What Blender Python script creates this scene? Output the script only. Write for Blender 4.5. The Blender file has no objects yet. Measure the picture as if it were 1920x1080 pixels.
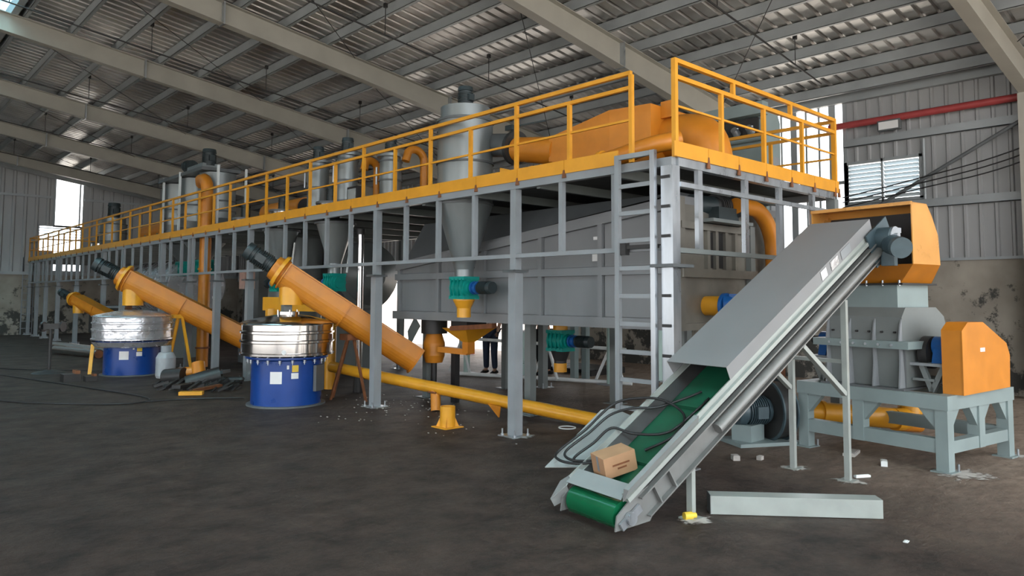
import bpy, math, random
from mathutils import Vector, Matrix
from math import sin, cos, pi, radians, atan2, hypot
random.seed(7)
S = bpy.context.scene
COL = S.collection
V = Vector

# ------------------------------------------------------------------ camera
cam_d = bpy.data.cameras.new('camera'); cam = bpy.data.objects.new('camera', cam_d); COL.objects.link(cam)
F, PY = 1378.0, 467.0
cam_d.sensor_width = 36; cam_d.lens = 36 * F / 1920
cam_d.shift_y = -(540 - PY) / 1920
yaw, pitch, roll = radians(47.2), math.atan((556 - PY) / F), 0.004
fwd = V((cos(pitch) * cos(yaw), cos(pitch) * sin(yaw), sin(pitch)))
rt = V((sin(yaw), -cos(yaw), 0)); up = rt.cross(fwd)
r_ = cos(roll) * rt + sin(roll) * up; u_ = -sin(roll) * rt + cos(roll) * up
m = Matrix((r_, u_, -fwd)).transposed().to_4x4(); m.translation = V((0, 0, 1.7))
cam.matrix_world = m
cam_d.clip_end = 300
S.camera = cam

# ------------------------------------------------------------------ sky, sun, exposure
w = bpy.data.worlds.new('sky'); S.world = w; w.use_nodes = True
bg = w.node_tree.nodes['Background']; bg.inputs[0].default_value = (0.95, 0.97, 1.0, 1); bg.inputs[1].default_value = 3.4
sd = bpy.data.lights.new('sun', 'SUN'); sun = bpy.data.objects.new('sun', sd); COL.objects.link(sun)
sd.energy = 9; sd.angle = 0.03; sd.color = (1, .93, .82)
sun.rotation_euler = V((.30, .42, -1.0)).to_track_quat('-Z', 'Y').to_euler()
S.view_settings.view_transform = 'Standard'; S.view_settings.look = 'None'
S.view_settings.gamma = 1; S.view_settings.use_curve_mapping = False
S.view_settings.exposure = 0.38

# ------------------------------------------------------------------ materials
def mat(name, col, rough=.5, metal=0., var=.12, scale=6., bump=0., dirt=None, dirt_amt=.5, stretch=(1, 1, 1), emit=0, rvar=.1, bscale=None, coat=0):
    M = bpy.data.materials.new(name); M.use_nodes = True
    N = M.node_tree.nodes; L = M.node_tree.links
    b = N['Principled BSDF']
    b.inputs['Roughness'].default_value = rough; b.inputs['Metallic'].default_value = metal
    b.inputs['Coat Weight'].default_value = coat
    tc = N.new('ShaderNodeTexCoord'); mp = N.new('ShaderNodeMapping'); mp.inputs['Scale'].default_value = stretch
    L.new(tc.outputs['Object'], mp.inputs[0])
    nz = N.new('ShaderNodeTexNoise'); nz.inputs['Scale'].default_value = scale; nz.inputs['Detail'].default_value = 5
    L.new(mp.outputs[0], nz.inputs['Vector'])
    cr = N.new('ShaderNodeValToRGB'); e = cr.color_ramp.elements
    e[0].position = .3; e[1].position = .72
    e[0].color = tuple(max(0, c * (1 - var)) for c in col) + (1,)
    e[1].color = tuple(min(1, c * (1 + var)) for c in col) + (1,)
    L.new(nz.outputs[0], cr.inputs[0]); out = cr.outputs[0]
    if dirt:
        n2 = N.new('ShaderNodeTexNoise'); n2.inputs['Scale'].default_value = scale * .37; n2.inputs['Detail'].default_value = 7; n2.inputs['Roughness'].default_value = .65
        L.new(mp.outputs[0], n2.inputs['Vector'])
        r2 = N.new('ShaderNodeValToRGB'); r2.color_ramp.elements[0].position = .62 - dirt_amt * .2; r2.color_ramp.elements[1].position = .72
        L.new(n2.outputs[0], r2.inputs[0])
        mx = N.new('ShaderNodeMix'); mx.data_type = 'RGBA'
        L.new(r2.outputs[0], mx.inputs[0]); L.new(out, mx.inputs[6]); mx.inputs[7].default_value = tuple(dirt) + (1,)
        out = mx.outputs[2]
    L.new(out, b.inputs['Base Color'])
    mr = N.new('ShaderNodeMapRange'); mr.inputs[3].default_value = max(.02, rough - rvar); mr.inputs[4].default_value = min(1, rough + rvar)
    L.new(nz.outputs[0], mr.inputs[0]); L.new(mr.outputs[0], b.inputs['Roughness'])
    if bump:
        n3 = N.new('ShaderNodeTexNoise'); n3.inputs['Scale'].default_value = bscale or scale * 4; n3.inputs['Detail'].default_value = 4
        L.new(mp.outputs[0], n3.inputs['Vector'])
        bp = N.new('ShaderNodeBump'); bp.inputs['Strength'].default_value = bump; bp.inputs['Distance'].default_value = .03
        L.new(n3.outputs[0], bp.inputs['Height']); L.new(bp.outputs[0], b.inputs['Normal'])
    if emit:
        b.inputs['Emission Color'].default_value = tuple(col) + (1,); b.inputs['Emission Strength'].default_value = emit
    return M

ORANGE = mat('orange paint', (.56, .20, .015), .42, 0, .10, 5)
YELLOW = mat('yellow orange paint', (.70, .32, .02), .35, 0, .08, 5)
RAIL = mat('rail paint', (.70, .31, .02), .4, 0, .08, 5)
GREY = mat('grey paint', (.17, .19, .188), .42, 0, .10, 3)
GREYL = mat('light grey paint', (.25, .27, .285), .42, 0, .10, 3)
GREYD = mat('dark grey paint', (.10, .11, .115), .45, 0, .12, 4)
GREYB = mat('blue grey paint', (.225, .285, .285), .45, 0, .08, 3)
BOXG = mat('dryer grey paint', (.205, .215, .225), .38, 0, .10, 1.6, dirt=(.15, .155, .16), dirt_amt=.1, stretch=(1, 1, .4))
ENDG = mat('bare brown steel', (.20, .19, .165), .4, .4, .25, 2.2, dirt=(.12, .10, .08), dirt_amt=.4)
GALV = mat('bare steel', (.42, .45, .48), .30, .75, .15, 9, stretch=(1, 1, .3))
STEEL = mat('polished stainless', (.66, .65, .64), .14, 1., .05, 3, rvar=.05, bump=.06, bscale=5, stretch=(1, 1, .15))
FOIL = mat('foil wrap', (.68, .69, .72), .26, .7, .10, 5, bump=.5, bscale=6)
CYC = mat('cyclone steel', (.225, .25, .255), .36, .5, .10, 4, stretch=(1, 1, .25))
TEAL = mat('teal cast paint', (.0, .26, .22), .4, 0, .12, 8)
BLUE = mat('blue drum paint', (.006, .05, .25), .3, 0, .10, 4)
BLUE2 = mat('blue gearbox paint', (.01, .10, .34), .35, 0, .1, 8)
MOTOR = mat('dark motor casting', (.025, .038, .042), .45, .1, .15, 10)
MOTORB = mat('blue grey motor casting', (.05, .08, .095), .4, .1, .15, 10)
BLACK = mat('black rubber', (.012, .012, .013), .5, 0, .1, 8)
DARK = mat('dark steel', (.035, .035, .035), .5, .3, .2, 8)
GREEN = mat('green belt', (.012, .095, .05), .35, 0, .15, 4, dirt=(.025, .05, .038), dirt_amt=.8)
GREENR = mat('green roller', (.006, .11, .045), .15, 0, .08, 4)
CARD = mat('cardboard', (.42, .24, .13), .75, 0, .08, 8)
WHITE = mat('white label', (.75, .76, .76), .5, 0, .03, 8)
LYEL = mat('yellow label', (.72, .5, .05), .5, 0, .05, 8)
RED = mat('red pipe paint', (.34, .05, .05), .45, 0, .12, 4)
RUST = mat('rust brown', (.20, .075, .03), .7, .1, .3, 9)
MINT = mat('mint green paint', (.45, .62, .58), .4, 0, .06, 5)
WPIPE = mat('white pipe paint', (.72, .76, .76), .35, 0, .05, 5)
CHAN = mat('channel grey', (.33, .36, .34), .35, .1, .08, 6)
PLAST = mat('cement dust', (.42, .40, .37), .9, 0, .15, 12)
def patch_mat():
    M = mat('cement dust patch', (.42, .40, .37), .9, 0, .15, 12); N = M.node_tree.nodes; L = M.node_tree.links; b = N['Principled BSDF']
    tc = N.new('ShaderNodeTexCoord'); n = N.new('ShaderNodeTexNoise'); n.inputs['Scale'].default_value = 16; n.inputs['Detail'].default_value = 6
    L.new(tc.outputs['Object'], n.inputs['Vector'])
    at = N.new('ShaderNodeAttribute'); at.attribute_name = 'fade'
    ad = N.new('ShaderNodeMath'); ad.operation = 'ADD'; L.new(n.outputs[0], ad.inputs[0]); L.new(at.outputs['Fac'], ad.inputs[1])
    mr = N.new('ShaderNodeMapRange'); L.new(ad.outputs[0], mr.inputs[0]); mr.inputs[1].default_value = .68; mr.inputs[2].default_value = .95
    L.new(mr.outputs[0], b.inputs['Alpha']); return M
PATCH = patch_mat()
SKIN = mat('skin', (.45, .27, .19), .55, 0, .05, 10)
JEAN = mat('navy cloth', (.02, .03, .06), .85, 0, .2, 20)
BLACKC = mat('black cloth', (.015, .015, .017), .85, 0, .2, 20)
SHIRT = mat('pale shirt cloth', (.55, .45, .42), .85, 0, .1, 14)
ROOF = mat('roof foil', (.60, .585, .565), .34, .78, .40, .6, bump=.45, bscale=3.5, dirt=(.85, .84, .80), dirt_amt=.05, rvar=.16)
PURL = mat('purlin steel', (.34, .37, .385), .45, .3, .10, 2)
RAFT = mat('rafter paint', (.33, .32, .28), .5, 0, .08, 2)
CLAD = mat('wall cladding', (.35, .36, .365), .5, .2, .08, 1.2, stretch=(1, 1, .25))
POLY = mat('milky skylight sheet', (.8, .85, .85), .4, 0, .03, 3)
POLY.node_tree.nodes['Principled BSDF'].inputs['Transmission Weight'].default_value = .85

def floor_mat():
    M = bpy.data.materials.new('dirty concrete'); M.use_nodes = True
    N = M.node_tree.nodes; L = M.node_tree.links; b = N['Principled BSDF']
    tc = N.new('ShaderNodeTexCoord')
    def noise(sc, det=6, rough=.6, st=(1, 1, 1), rot=0):
        mp = N.new('ShaderNodeMapping'); mp.inputs['Scale'].default_value = st; mp.inputs['Rotation'].default_value = (0, 0, rot)
        L.new(tc.outputs['Object'], mp.inputs[0])
        n = N.new('ShaderNodeTexNoise'); n.inputs['Scale'].default_value = sc; n.inputs['Detail'].default_value = det; n.inputs['Roughness'].default_value = rough
        L.new(mp.outputs[0], n.inputs['Vector']); return n.outputs[0]
    def ramp(src, p0, p1, c0, c1):
        r = N.new('ShaderNodeValToRGB'); e = r.color_ramp.elements
        e[0].position = p0; e[1].position = p1; e[0].color = c0 + (1,); e[1].color = c1 + (1,); L.new(src, r.inputs[0]); return r.outputs[0]
    def mix(f, a, c):
        x = N.new('ShaderNodeMix'); x.data_type = 'RGBA'; L.new(f, x.inputs[0]); L.new(a, x.inputs[6]); L.new(c, x.inputs[7]); return x.outputs[2]
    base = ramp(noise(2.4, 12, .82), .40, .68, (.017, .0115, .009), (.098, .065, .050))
    dust = ramp(noise(5, 9, .7, (1, 2.2, 1), .5), .3, .7, (.20, .15, .115), (.44, .345, .27))  # pale dusty tone, brightened to carry daylight from window and doorway
    # floor paler beyond the machine line: window light painted in with the dust
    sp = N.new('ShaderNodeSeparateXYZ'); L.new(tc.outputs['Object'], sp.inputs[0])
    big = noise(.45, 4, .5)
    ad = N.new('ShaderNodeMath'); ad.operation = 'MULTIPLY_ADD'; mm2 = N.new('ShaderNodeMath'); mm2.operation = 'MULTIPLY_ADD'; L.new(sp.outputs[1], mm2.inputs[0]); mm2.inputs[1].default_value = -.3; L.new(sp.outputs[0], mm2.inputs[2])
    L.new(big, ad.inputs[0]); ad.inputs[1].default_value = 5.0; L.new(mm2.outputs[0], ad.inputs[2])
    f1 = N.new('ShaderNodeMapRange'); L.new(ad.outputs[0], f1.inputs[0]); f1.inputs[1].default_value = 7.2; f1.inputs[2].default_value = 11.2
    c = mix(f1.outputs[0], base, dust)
    f2 = ramp(noise(1.1, 9, .75, (1, 3, 1), .9), .50, .66, (0, 0, 0), (.5, .5, .5))
    c = mix(f2, c, ramp(noise(9), .3, .7, (.07, .048, .038), (.11, .078, .062)))
    L.new(c, b.inputs['Base Color'])
    rr = N.new('ShaderNodeMapRange'); L.new(noise(1.6, 6), rr.inputs[0]); rr.inputs[3].default_value = .42; rr.inputs[4].default_value = .8
    L.new(rr.outputs[0], b.inputs['Roughness']); b.inputs['Specular IOR Level'].default_value = .35
    bp = N.new('ShaderNodeBump'); bp.inputs['Strength'].default_value = 1.0; bp.inputs['Distance'].default_value = .05
    L.new(noise(14, 9, .7), bp.inputs['Height']); L.new(bp.outputs[0], b.inputs['Normal'])
    return M
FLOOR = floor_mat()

def plaster_mat():
    M = bpy.data.materials.new('mouldy plaster'); M.use_nodes = True
    N = M.node_tree.nodes; L = M.node_tree.links; b = N['Principled BSDF']; b.inputs['Roughness'].default_value = .85
    tc = N.new('ShaderNodeTexCoord'); sp = N.new('ShaderNodeSeparateXYZ'); L.new(tc.outputs['Object'], sp.inputs[0])
    n = N.new('ShaderNodeTexNoise'); n.inputs['Scale'].default_value = 1.5; n.inputs['Detail'].default_value = 8; L.new(tc.outputs['Object'], n.inputs['Vector'])
    r = N.new('ShaderNodeValToRGB'); e = r.color_ramp.elements; e[0].position = .3; e[1].position = .7
    e[0].color = (.24, .215, .18, 1); e[1].color = (.37, .34, .29, 1); L.new(n.outputs[0], r.inputs[0])
    n2 = N.new('ShaderNodeTexNoise'); n2.inputs['Scale'].default_value = 1.9; n2.inputs['Detail'].default_value = 10; n2.inputs['Roughness'].default_value = .72; L.new(tc.outputs['Object'], n2.inputs['Vector'])
    hz = N.new('ShaderNodeMapRange'); L.new(sp.outputs[2], hz.inputs[0]); hz.inputs[1].default_value = .2; hz.inputs[2].default_value = 2.3; hz.inputs[3].default_value = .10; hz.inputs[4].default_value = -.06
    a = N.new('ShaderNodeMath'); a.operation = 'ADD'; L.new(n2.outputs[0], a.inputs[0]); L.new(hz.outputs[0], a.inputs[1])
    r2 = N.new('ShaderNodeValToRGB'); r2.color_ramp.elements[0].position = .545; r2.color_ramp.elements[1].position = .60; L.new(a.outputs[0], r2.inputs[0])
    mx = N.new('ShaderNodeMix'); mx.data_type = 'RGBA'; L.new(r2.outputs[0], mx.inputs[0]); L.new(r.outputs[0], mx.inputs[6]); mx.inputs[7].default_value = (.055, .055, .05, 1)
    L.new(mx.outputs[2], b.inputs['Base Color'])
    return M
PLASTER = plaster_mat()

# ------------------------------------------------------------------ mesh builder
def basis(d, upv=None):
    d = d.normalized()
    u = upv if upv is not None else (V((0, 0, 1)) if abs(d.z) < .95 else V((1, 0, 0)))
    a = u.cross(d).normalized(); b = d.cross(a).normalized()
    return d, a, b      # along, side, up-ish

class MB:
    def __init__(s): s.v = []; s.f = []; s.sm = []
    def add(s, vs, fs, smooth=False):
        o = len(s.v); s.v += [tuple(x) for x in vs]
        for f in fs: s.f.append(tuple(i + o for i in f)); s.sm.append(smooth)
        return s
    def box(s, x0, y0, z0, x1, y1, z1):
        return s.add([(x0, y0, z0), (x1, y0, z0), (x1, y1, z0), (x0, y1, z0), (x0, y0, z1), (x1, y0, z1), (x1, y1, z1), (x0, y1, z1)],
                     [(0, 3, 2, 1), (4, 5, 6, 7), (0, 1, 5, 4), (1, 2, 6, 5), (2, 3, 7, 6), (3, 0, 4, 7)])
    def bar(s, p, q, a, b, upv=None):
        """rectangular bar, a across, b in the up direction"""
        p, q = V(p), V(q); d, e1, e2 = basis(q - p, V(upv) if upv else None)
        vs = []
        for o in (p, q):
            for i, j in ((-1, -1), (1, -1), (1, 1), (-1, 1)): vs.append(o + e1 * (a / 2 * i) + e2 * (b / 2 * j))
        return s.add(vs, [(0, 3, 2, 1), (4, 5, 6, 7), (0, 1, 5, 4), (1, 2, 6, 5), (2, 3, 7, 6), (3, 0, 4, 7)])
    def cyl(s, p, q, r0, r1=None, n=20, caps=True):
        r1 = r0 if r1 is None else r1
        p, q = V(p), V(q); d, e1, e2 = basis(q - p)
        ring = lambda o, r: [o + e1 * (r * cos(2 * pi * i / n)) + e2 * (r * sin(2 * pi * i / n)) for i in range(n)]
        A, B = ring(p, r0), ring(q, r1)
        s.add(A + B, [(i, (i + 1) % n, n + (i + 1) % n, n + i) for i in range(n)], True)
        if caps:
            if r0 > 1e-4: s.add(A, [tuple(range(n))[::-1]])
            if r1 > 1e-4: s.add(B, [tuple(range(n))])
        return s
    def lathe(s, c, prof, n=28, axis=(0, 0, 1), sharp=True):
        c = V(c); ax = V(axis).normalized(); d, e1, e2 = basis(ax)
        for k in range(len(prof) - 1):
            (r0, z0), (r1, z1) = prof[k], prof[k + 1]
            A = [c + d * z0 + e1 * (r0 * cos(2 * pi * i / n)) + e2 * (r0 * sin(2 * pi * i / n)) for i in range(n)]
            B = [c + d * z1 + e1 * (r1 * cos(2 * pi * i / n)) + e2 * (r1 * sin(2 * pi * i / n)) for i in range(n)]
            s.add(A + B, [(i, (i + 1) % n, n + (i + 1) % n, n + i) for i in range(n)], True)
        return s
    def tube(s, pts, r, n=14, caps=True, rs=None):
        pts = [V(p) for p in pts]; k = len(pts); rings = []
        prev = None
        for i in range(k):
            t = (pts[min(i + 1, k - 1)] - pts[max(i - 1, 0)]).normalized()
            if prev is None: _, a, b = basis(t)
            else:
                a = prev - t * prev.dot(t)
                a.normalize(); b = t.cross(a)
            prev = a; rr = rs[i] if rs else r
            rings.append([pts[i] + a * (rr * cos(2 * pi * j / n)) + b * (rr * sin(2 * pi * j / n)) for j in range(n)])
        vs = [x for g in rings for x in g]
        fs = [(i * n + j, i * n + (j + 1) % n, (i + 1) * n + (j + 1) % n, (i + 1) * n + j) for i in range(k - 1) for j in range(n)]
        s.add(vs, fs, True)
        if caps:
            s.add(rings[0], [tuple(range(n))[::-1]]); s.add(rings[-1], [tuple(range(n))])
        return s
    def prism(s, poly, ext):
        """poly: 3d points, ext: extrusion vector"""
        P = [V(p) for p in poly]; n = len(P); e = V(ext)
        return s.add(P + [p + e for p in P], [tuple(range(n))[::-1], tuple(range(n, 2 * n))] + [(i, (i + 1) % n, n + (i + 1) % n, n + i) for i in range(n)])
    def frustum(s, a, b):
        """two loops of equal length"""
        n = len(a)
        return s.add([V(p) for p in a] + [V(p) for p in b], [tuple(range(n))[::-1], tuple(range(n, 2 * n))] + [(i, (i + 1) % n, n + (i + 1) % n, n + i) for i in range(n)])
    def plate(s, poly, t):
        P = [V(p) for p in poly]; nrm = (P[1] - P[0]).cross(P[2] - P[0]).normalized()
        return s.prism([p - nrm * t / 2 for p in P], nrm * t)
    def mesh(s, name, M):
        me = bpy.data.meshes.new(name); me.from_pydata(s.v, [], s.f); me.materials.append(M)
        me.polygons.foreach_set('use_smooth', s.sm); me.validate()
        import bmesh
        bm = bmesh.new(); bm.from_mesh(me); bmesh.ops.recalc_face_normals(bm, faces=bm.faces); bm.to_mesh(me); bm.free()
        return me

def obj(name, mb, M, parent=None, label=None, local=False):
    me = mb.mesh(name, M) if isinstance(mb, MB) else mb
    o = bpy.data.objects.new(name, me); COL.objects.link(o)
    if parent is not None:
        o.parent = parent
        if not local:
            r = parent
            mtx = Matrix.Identity(4)
            while r is not None: mtx = r.matrix_basis @ mtx; r = r.parent
            o.matrix_basis = mtx.inverted()
    if label: o['label'] = label
    return o
def world_part(name, mb, M, parent, label=None): return obj(name, mb, M, parent, label)
def thing(name, label, cat, loc=(0, 0, 0), rz=0, group=None):
    o = bpy.data.objects.new(name, None); COL.objects.link(o); o.empty_display_size = .2
    o.location = loc; o.rotation_euler = (0, 0, rz)
    o.matrix_basis = Matrix.Translation(V(loc)) @ Matrix.Rotation(rz, 4, 'Z')
    o['label'] = label; o['category'] = cat
    if group: o['group'] = group
    return o
def tag(o, label, cat, group=None):
    o['label'] = label; o['category'] = cat
    if group: o['group'] = group
    return o
def struct(name, mb, M, parent=None):
    o = obj(name, mb, M, parent)
    if parent is None: o['kind'] = 'structure'
    return o
def arc(c, r, a0, a1, e1, e2, n=8):
    c, e1, e2 = V(c), V(e1), V(e2)
    return [c + e1 * (r * cos(a0 + (a1 - a0) * i / n)) + e2 * (r * sin(a0 + (a1 - a0) * i / n)) for i in range(n + 1)]
def smooth(pts, k=6):
    P = [V(p) for p in pts]; out = []
    for i in range(len(P) - 1):
        p0, p1, p2, p3 = P[max(i - 1, 0)], P[i], P[i + 1], P[min(i + 2, len(P) - 1)]
        for j in range(k):
            t = j / k
            out.append(.5 * ((2 * p1) + (p2 - p0) * t + (2 * p0 - 5 * p1 + 4 * p2 - p3) * t * t + (-p0 + 3 * p1 - 3 * p2 + p3) * t ** 3))
    return out + [P[-1]]

# ------------------------------------------------------------------ building shell
XB, YE = 15.3, 37.2          # back wall, end wall
XL, YN = -12.0, -5.0
ZR, SL = 8.0, .148           # purlin underside at x=0, roof fall per metre
RY = [-1.9, 3.12, 8.5, 13.7, 18.4, 23.9, 29.2, 34.5]
zr = lambda x: ZR - SL * x if x > 0 else ZR + SL * x

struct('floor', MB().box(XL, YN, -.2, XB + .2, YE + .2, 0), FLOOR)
yd_ = obj('yard_ground', MB().box(-60, -60, -.25, 90, 90, -.02), mat('pale yard concrete', (.52, .49, .45), .9, 0, .12, .6)); yd_['kind'] = 'structure'

def ribbed(y0, y1, pitch, depth, xa, za, xb, zb, nrm):
    """trapezoid-ribbed sheet: profile runs in y, ribs run from (xa,za) to (xb,zb)"""
    mb = MB(); prof = []; y = y0
    while y < y1 - 1e-6:
        for dy, h in ((0, 0), (pitch * .68, 0), (pitch * .76, 1), (pitch * .92, 1)): prof.append((min(y + dy, y1), h * depth))
        y += pitch
    prof.append((y1, 0)); n = len(prof)
    vs = [(xa + nrm[0] * h, y, za + nrm[1] * h) for y, h in prof] + [(xb + nrm[0] * h, y, zb + nrm[1] * h) for y, h in prof]
    return mb.add(vs, [(i, i + 1, n + i + 1, n + i) for i in range(n - 1)])

# roof: corrugated foil-backed sheets, with the open ridge slot at x 0.5 .. 2.1
rf = ribbed(YN, YE, .26, .045, 2.65, zr(2.65) + .21, XB + .3, zr(XB + .3) + .21, (0, 1))
rl = ribbed(YN, YE, .26, .045, XL, zr(XL) + .21, .4, zr(.4) + .21, (0, 1)); rf.add(rl.v, rl.f)
ceiling = struct('ceiling', rf, ROOF)
SKY_ = mat('blue skylight sheet', (.45, .80, .95), .35, 0, .03, 3); SKY_.node_tree.nodes['Principled BSDF'].inputs['Transmission Weight'].default_value = .9
obj('skylight_sheet', MB().box(.4, YN, zr(1.2) + .26, 2.66, YE, zr(1.2) + .27), SKY_, ceiling)
# purlins (C sections along y)
x = 3.675
xs = [2.78]
while x < XB: xs.append(x); x += .925
for x in xs:
    z = zr(x); mb = MB()
    mb.box(x - .03, YN, z, x - .022, YE, z + .2).box(x - .03, YN, z, x + .045, YE, z + .008).box(x - .03, YN, z + .192, x + .045, YE, z + .2)
    obj('purlin', mb, PURL, ceiling)
mb = MB().box(2.52, YN, zr(2.5) - .02, 2.65, YE, zr(2.5) + .24)
obj('ridge_beam', mb, PURL, ceiling)
def roofbeam(y, i):
    z = lambda x: zr(x)
    mb = MB()
    for xa, xb, da, db in ((XL, 0, .40, .40), (0, 8.2, .40, .42), (8.2, XB - .1, .42, .56)):
        mb.prism([(xa, y - .006, z(xa) - da), (xb, y - .006, z(xb) - db), (xb, y - .006, z(xb)), (xa, y - .006, z(xa))], (0, .012, 0))
        mb.prism([(xa, y - .1, z(xa) - da - .012), (xb, y - .1, z(xb) - db - .012), (xb, y - .1, z(xb) - db), (xa, y - .1, z(xa) - da)], (0, .2, 0))
        mb.prism([(xa, y - .1, z(xa) - .014), (xb, y - .1, z(xb) - .014), (xb, y - .1, z(xb) - .001), (xa, y - .1, z(xa) - .001)], (0, .2, 0))
    r = obj('rafter', mb, RAFT, ceiling)
    for xx, d in ((5.2, .42), (10.6, .47)):
        obj('splice_plate', MB().box(xx - .015, y - .11, z(xx) - d - .02, xx + .015, y + .11, z(xx) + .0), GALV, r)
for i, y in enumerate(RY): roofbeam(y, i)
# thin tie rods and sprinkler pipes hung under the roof, along the rafters
for k, y in enumerate([1.4, 5.9, 11.2, 16.2, 21.3, 26.6, 31.9]):
    mb = MB(); x0, x1 = 1.2, 13.2
    mb.cyl((x0, y, zr(x0) - .55), (x1, y, zr(x1) - .42), .016, n=8)
    p = obj('hanging_pipe', mb, DARK, ceiling)
    for j in range(5):
        xx = 2.2 + j * 2.5; zz = zr(xx) - .55 + .13 * (xx - 1.2) / 12
        obj('hanger_rod', MB().cyl((xx, y, zz), (xx, y, zr(xx) + .1), .008, n=6).box(xx - .03, y - .03, zr(xx) + .02, xx + .03, y + .03, zr(xx) + .1), DARK, p)
for k in range(len(RY) - 1):
    a, b = RY[k], RY[k + 1]
    mb = MB().cyl((2.3, a + .1, zr(2.3) - .05), (8, b - .1, zr(8) - .05), .008, n=6).cyl((8, a + .1, zr(8) - .05), (14, b - .1, zr(14) - .05), .008, n=6)
    obj('cross_rod', mb, DARK, ceiling)

# walls: back wall in pieces around the doorway, strip window and louvre
def wallx(name, X, y0, y1, z0, z1, parent=None): return ribbed(y0, y1, .25, -.035, X, z0, X, z1, (1, 0))
ZC = 2.42
back = MB()
DY0, DY1 = 14.4, 24.6      # doorway
WY0, WY1 = 6.35, 8.5         # bright strip window
def add(mb, o): mb.add(o.v, o.f)
for (y0, y1, z0, z1) in ((YN, 4.93, ZC, 6.0), (4.93, 6.48 - .13, ZC, 3.62), (4.93, WY0, 4.45, 6.0),
                         (WY1, DY0, ZC, 6.0), (DY0, DY1, 2.9, 6.0), (DY1, YE, ZC, 6.0)):
    add(back, wallx('w', XB, y0, y1, z0, z1))
wb = struct('wall_back', back, CLAD)
pl = MB()
pl.box(XB, YN, 0, XB + .2, DY0, ZC).box(XB, DY1, 0, XB + .2, YE, ZC)
obj('plaster_dado', pl, PLASTER, wb)
obj('ledge', MB().box(XB - .05, YN, ZC - .02, XB + .02, DY0, ZC + .03).box(XB - .05, DY1, ZC - .02, XB + .02, YE, ZC + .03), PURL, wb)
for y0, y1, z in ((YN, 6.35, 4.78), (WY1, YE, 4.78), (YN, 6.3, 3.42)):
    obj('girt', MB().box(XB - .12, y0, z, XB - .04, y1, z + .012).box(XB - .12, y0, z, XB - .108, y1, z + .16), PURL, wb)
obj('eave_beam', MB().box(XB - .15, YN, 5.72, XB - .03, YE, 5.95), PURL, wb)
# wall columns
for y in RY:
    mb = MB().box(XB - .42, y - .012, 0, XB - .02, y + .012, 5.7).box(XB - .45, y - .12, 0, XB - .42, y + .12, 5.5)
    obj('column', mb, RAFT, wb)
obj('conduit', MB().cyl((XB - .07, 4.86, 3.4), (XB - .07, 4.86, 4.75), .03, n=8), PURL, wb)
obj('red_pipe', MB().cyl((XB - .2, YN, 5.22), (XB - .2, 6.6, 5.22), .07, n=12), RED, wb, 'dull red fire pipe')
# louvre window
lv = struct('window_1', MB().box(XB - .05, 4.9, 3.62, XB + .02, 4.96, 4.48).box(XB - .05, 6.32, 3.62, XB + .02, 6.38, 4.48).box(XB - .05, 5.62, 3.62, XB + .02, 5.66, 4.48).box(XB - .05, 4.9, 4.42, XB + .02, 6.38, 4.48).box(XB - .05, 4.9, 3.6, XB + .02, 6.38, 3.66), PURL)
LOUV = mat('louvre blade', (.52, .60, .64), .4, .2, .05, 4)
for k in range(9):
    z = 3.68 + k * .082
    for a, b in ((4.97, 5.61), (5.67, 6.31)):
        obj('blade', MB().plate([(XB - .04, a, z + .062), (XB - .04, b, z + .062), (XB + .03, b, z), (XB + .03, a, z)], .004), LOUV, lv)
# strip window: clear opening with upright bars
sw = struct('window_2', MB().box(XB - .05, WY0 - .03, 2.5, XB + .03, WY0 + .04, 5.72).box(XB - .05, WY1 - .04, 2.5, XB + .03, WY1 + .04, 5.72).box(XB - .05, WY0, 2.42, XB + .05, WY1, 2.5), PURL)
for k in range(7):
    y = WY0 + .27 + k * .28
    obj('bar', MB().box(XB - .03, y - (.02 if k % 3 else .07), 2.5, XB + .03, y + (.02 if k % 3 else .07), 5.72), PURL, sw)
obj('crossbar', MB().box(XB - .02, WY0, 4.05, XB + .02, WY1, 4.12), PURL, sw)
struct('door_1', MB().box(XB - .05, DY0 - .1, 0, XB + .05, DY0, 2.9).box(XB - .05, DY1, 0, XB + .05, DY1 + .1, 2.9).box(XB - .05, DY0 - .1, 2.85, XB + .05, DY1 + .1, 2.95), PURL)

# end wall
def ribbedx(x0, x1, pitch, depth, Y, z0, zf):
    mb = MB(); prof = []; x = x0
    while x < x1 - 1e-6:
        for dx, h in ((0, 0), (pitch * .62, 0), (pitch * .72, 1), (pitch * .9, 1)): prof.append((min(x + dx, x1), h * depth))
        x += pitch
    prof.append((x1, 0)); n = len(prof)
    vs = [(x, Y - h, z0) for x, h in prof] + [(x, Y - h, zf(x)) for x, h in prof]
    return mb.add(vs, [(i, i + 1, n + i + 1, n + i) for i in range(n - 1)])
ew = MB()
top = lambda x: zr(x) + .2
for x0, x1, z0, zf in ((XL, 7.07, 2.6, lambda x: 3.62), (8.15, XB, 2.6, top), (XL, 6.5, 3.62, lambda x: 4.7), (XL, 7.07, 4.7, top), (7.07, 8.15, 7.3, top), (7.07, 8.15, 2.6, lambda x: 2.75)):
    add(ew, ribbedx(x0, x1, .42, .04, YE, z0, zf))
we = struct('wall_end', ew, CLAD)
obj('plaster_dado', MB().box(XL, YE, 0, XB, YE + .2, 2.6), PLASTER, we)
obj('girt', MB().box(XL, YE - .1, 5.9, 7.0, YE - .02, 6.0).box(8.2, YE - .1, 5.9, XB, YE - .02, 6.0), PURL, we)
obj('girt', MB().box(XL, YE - .1, 2.55, XB, YE - .02, 2.68), PURL, we)
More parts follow.
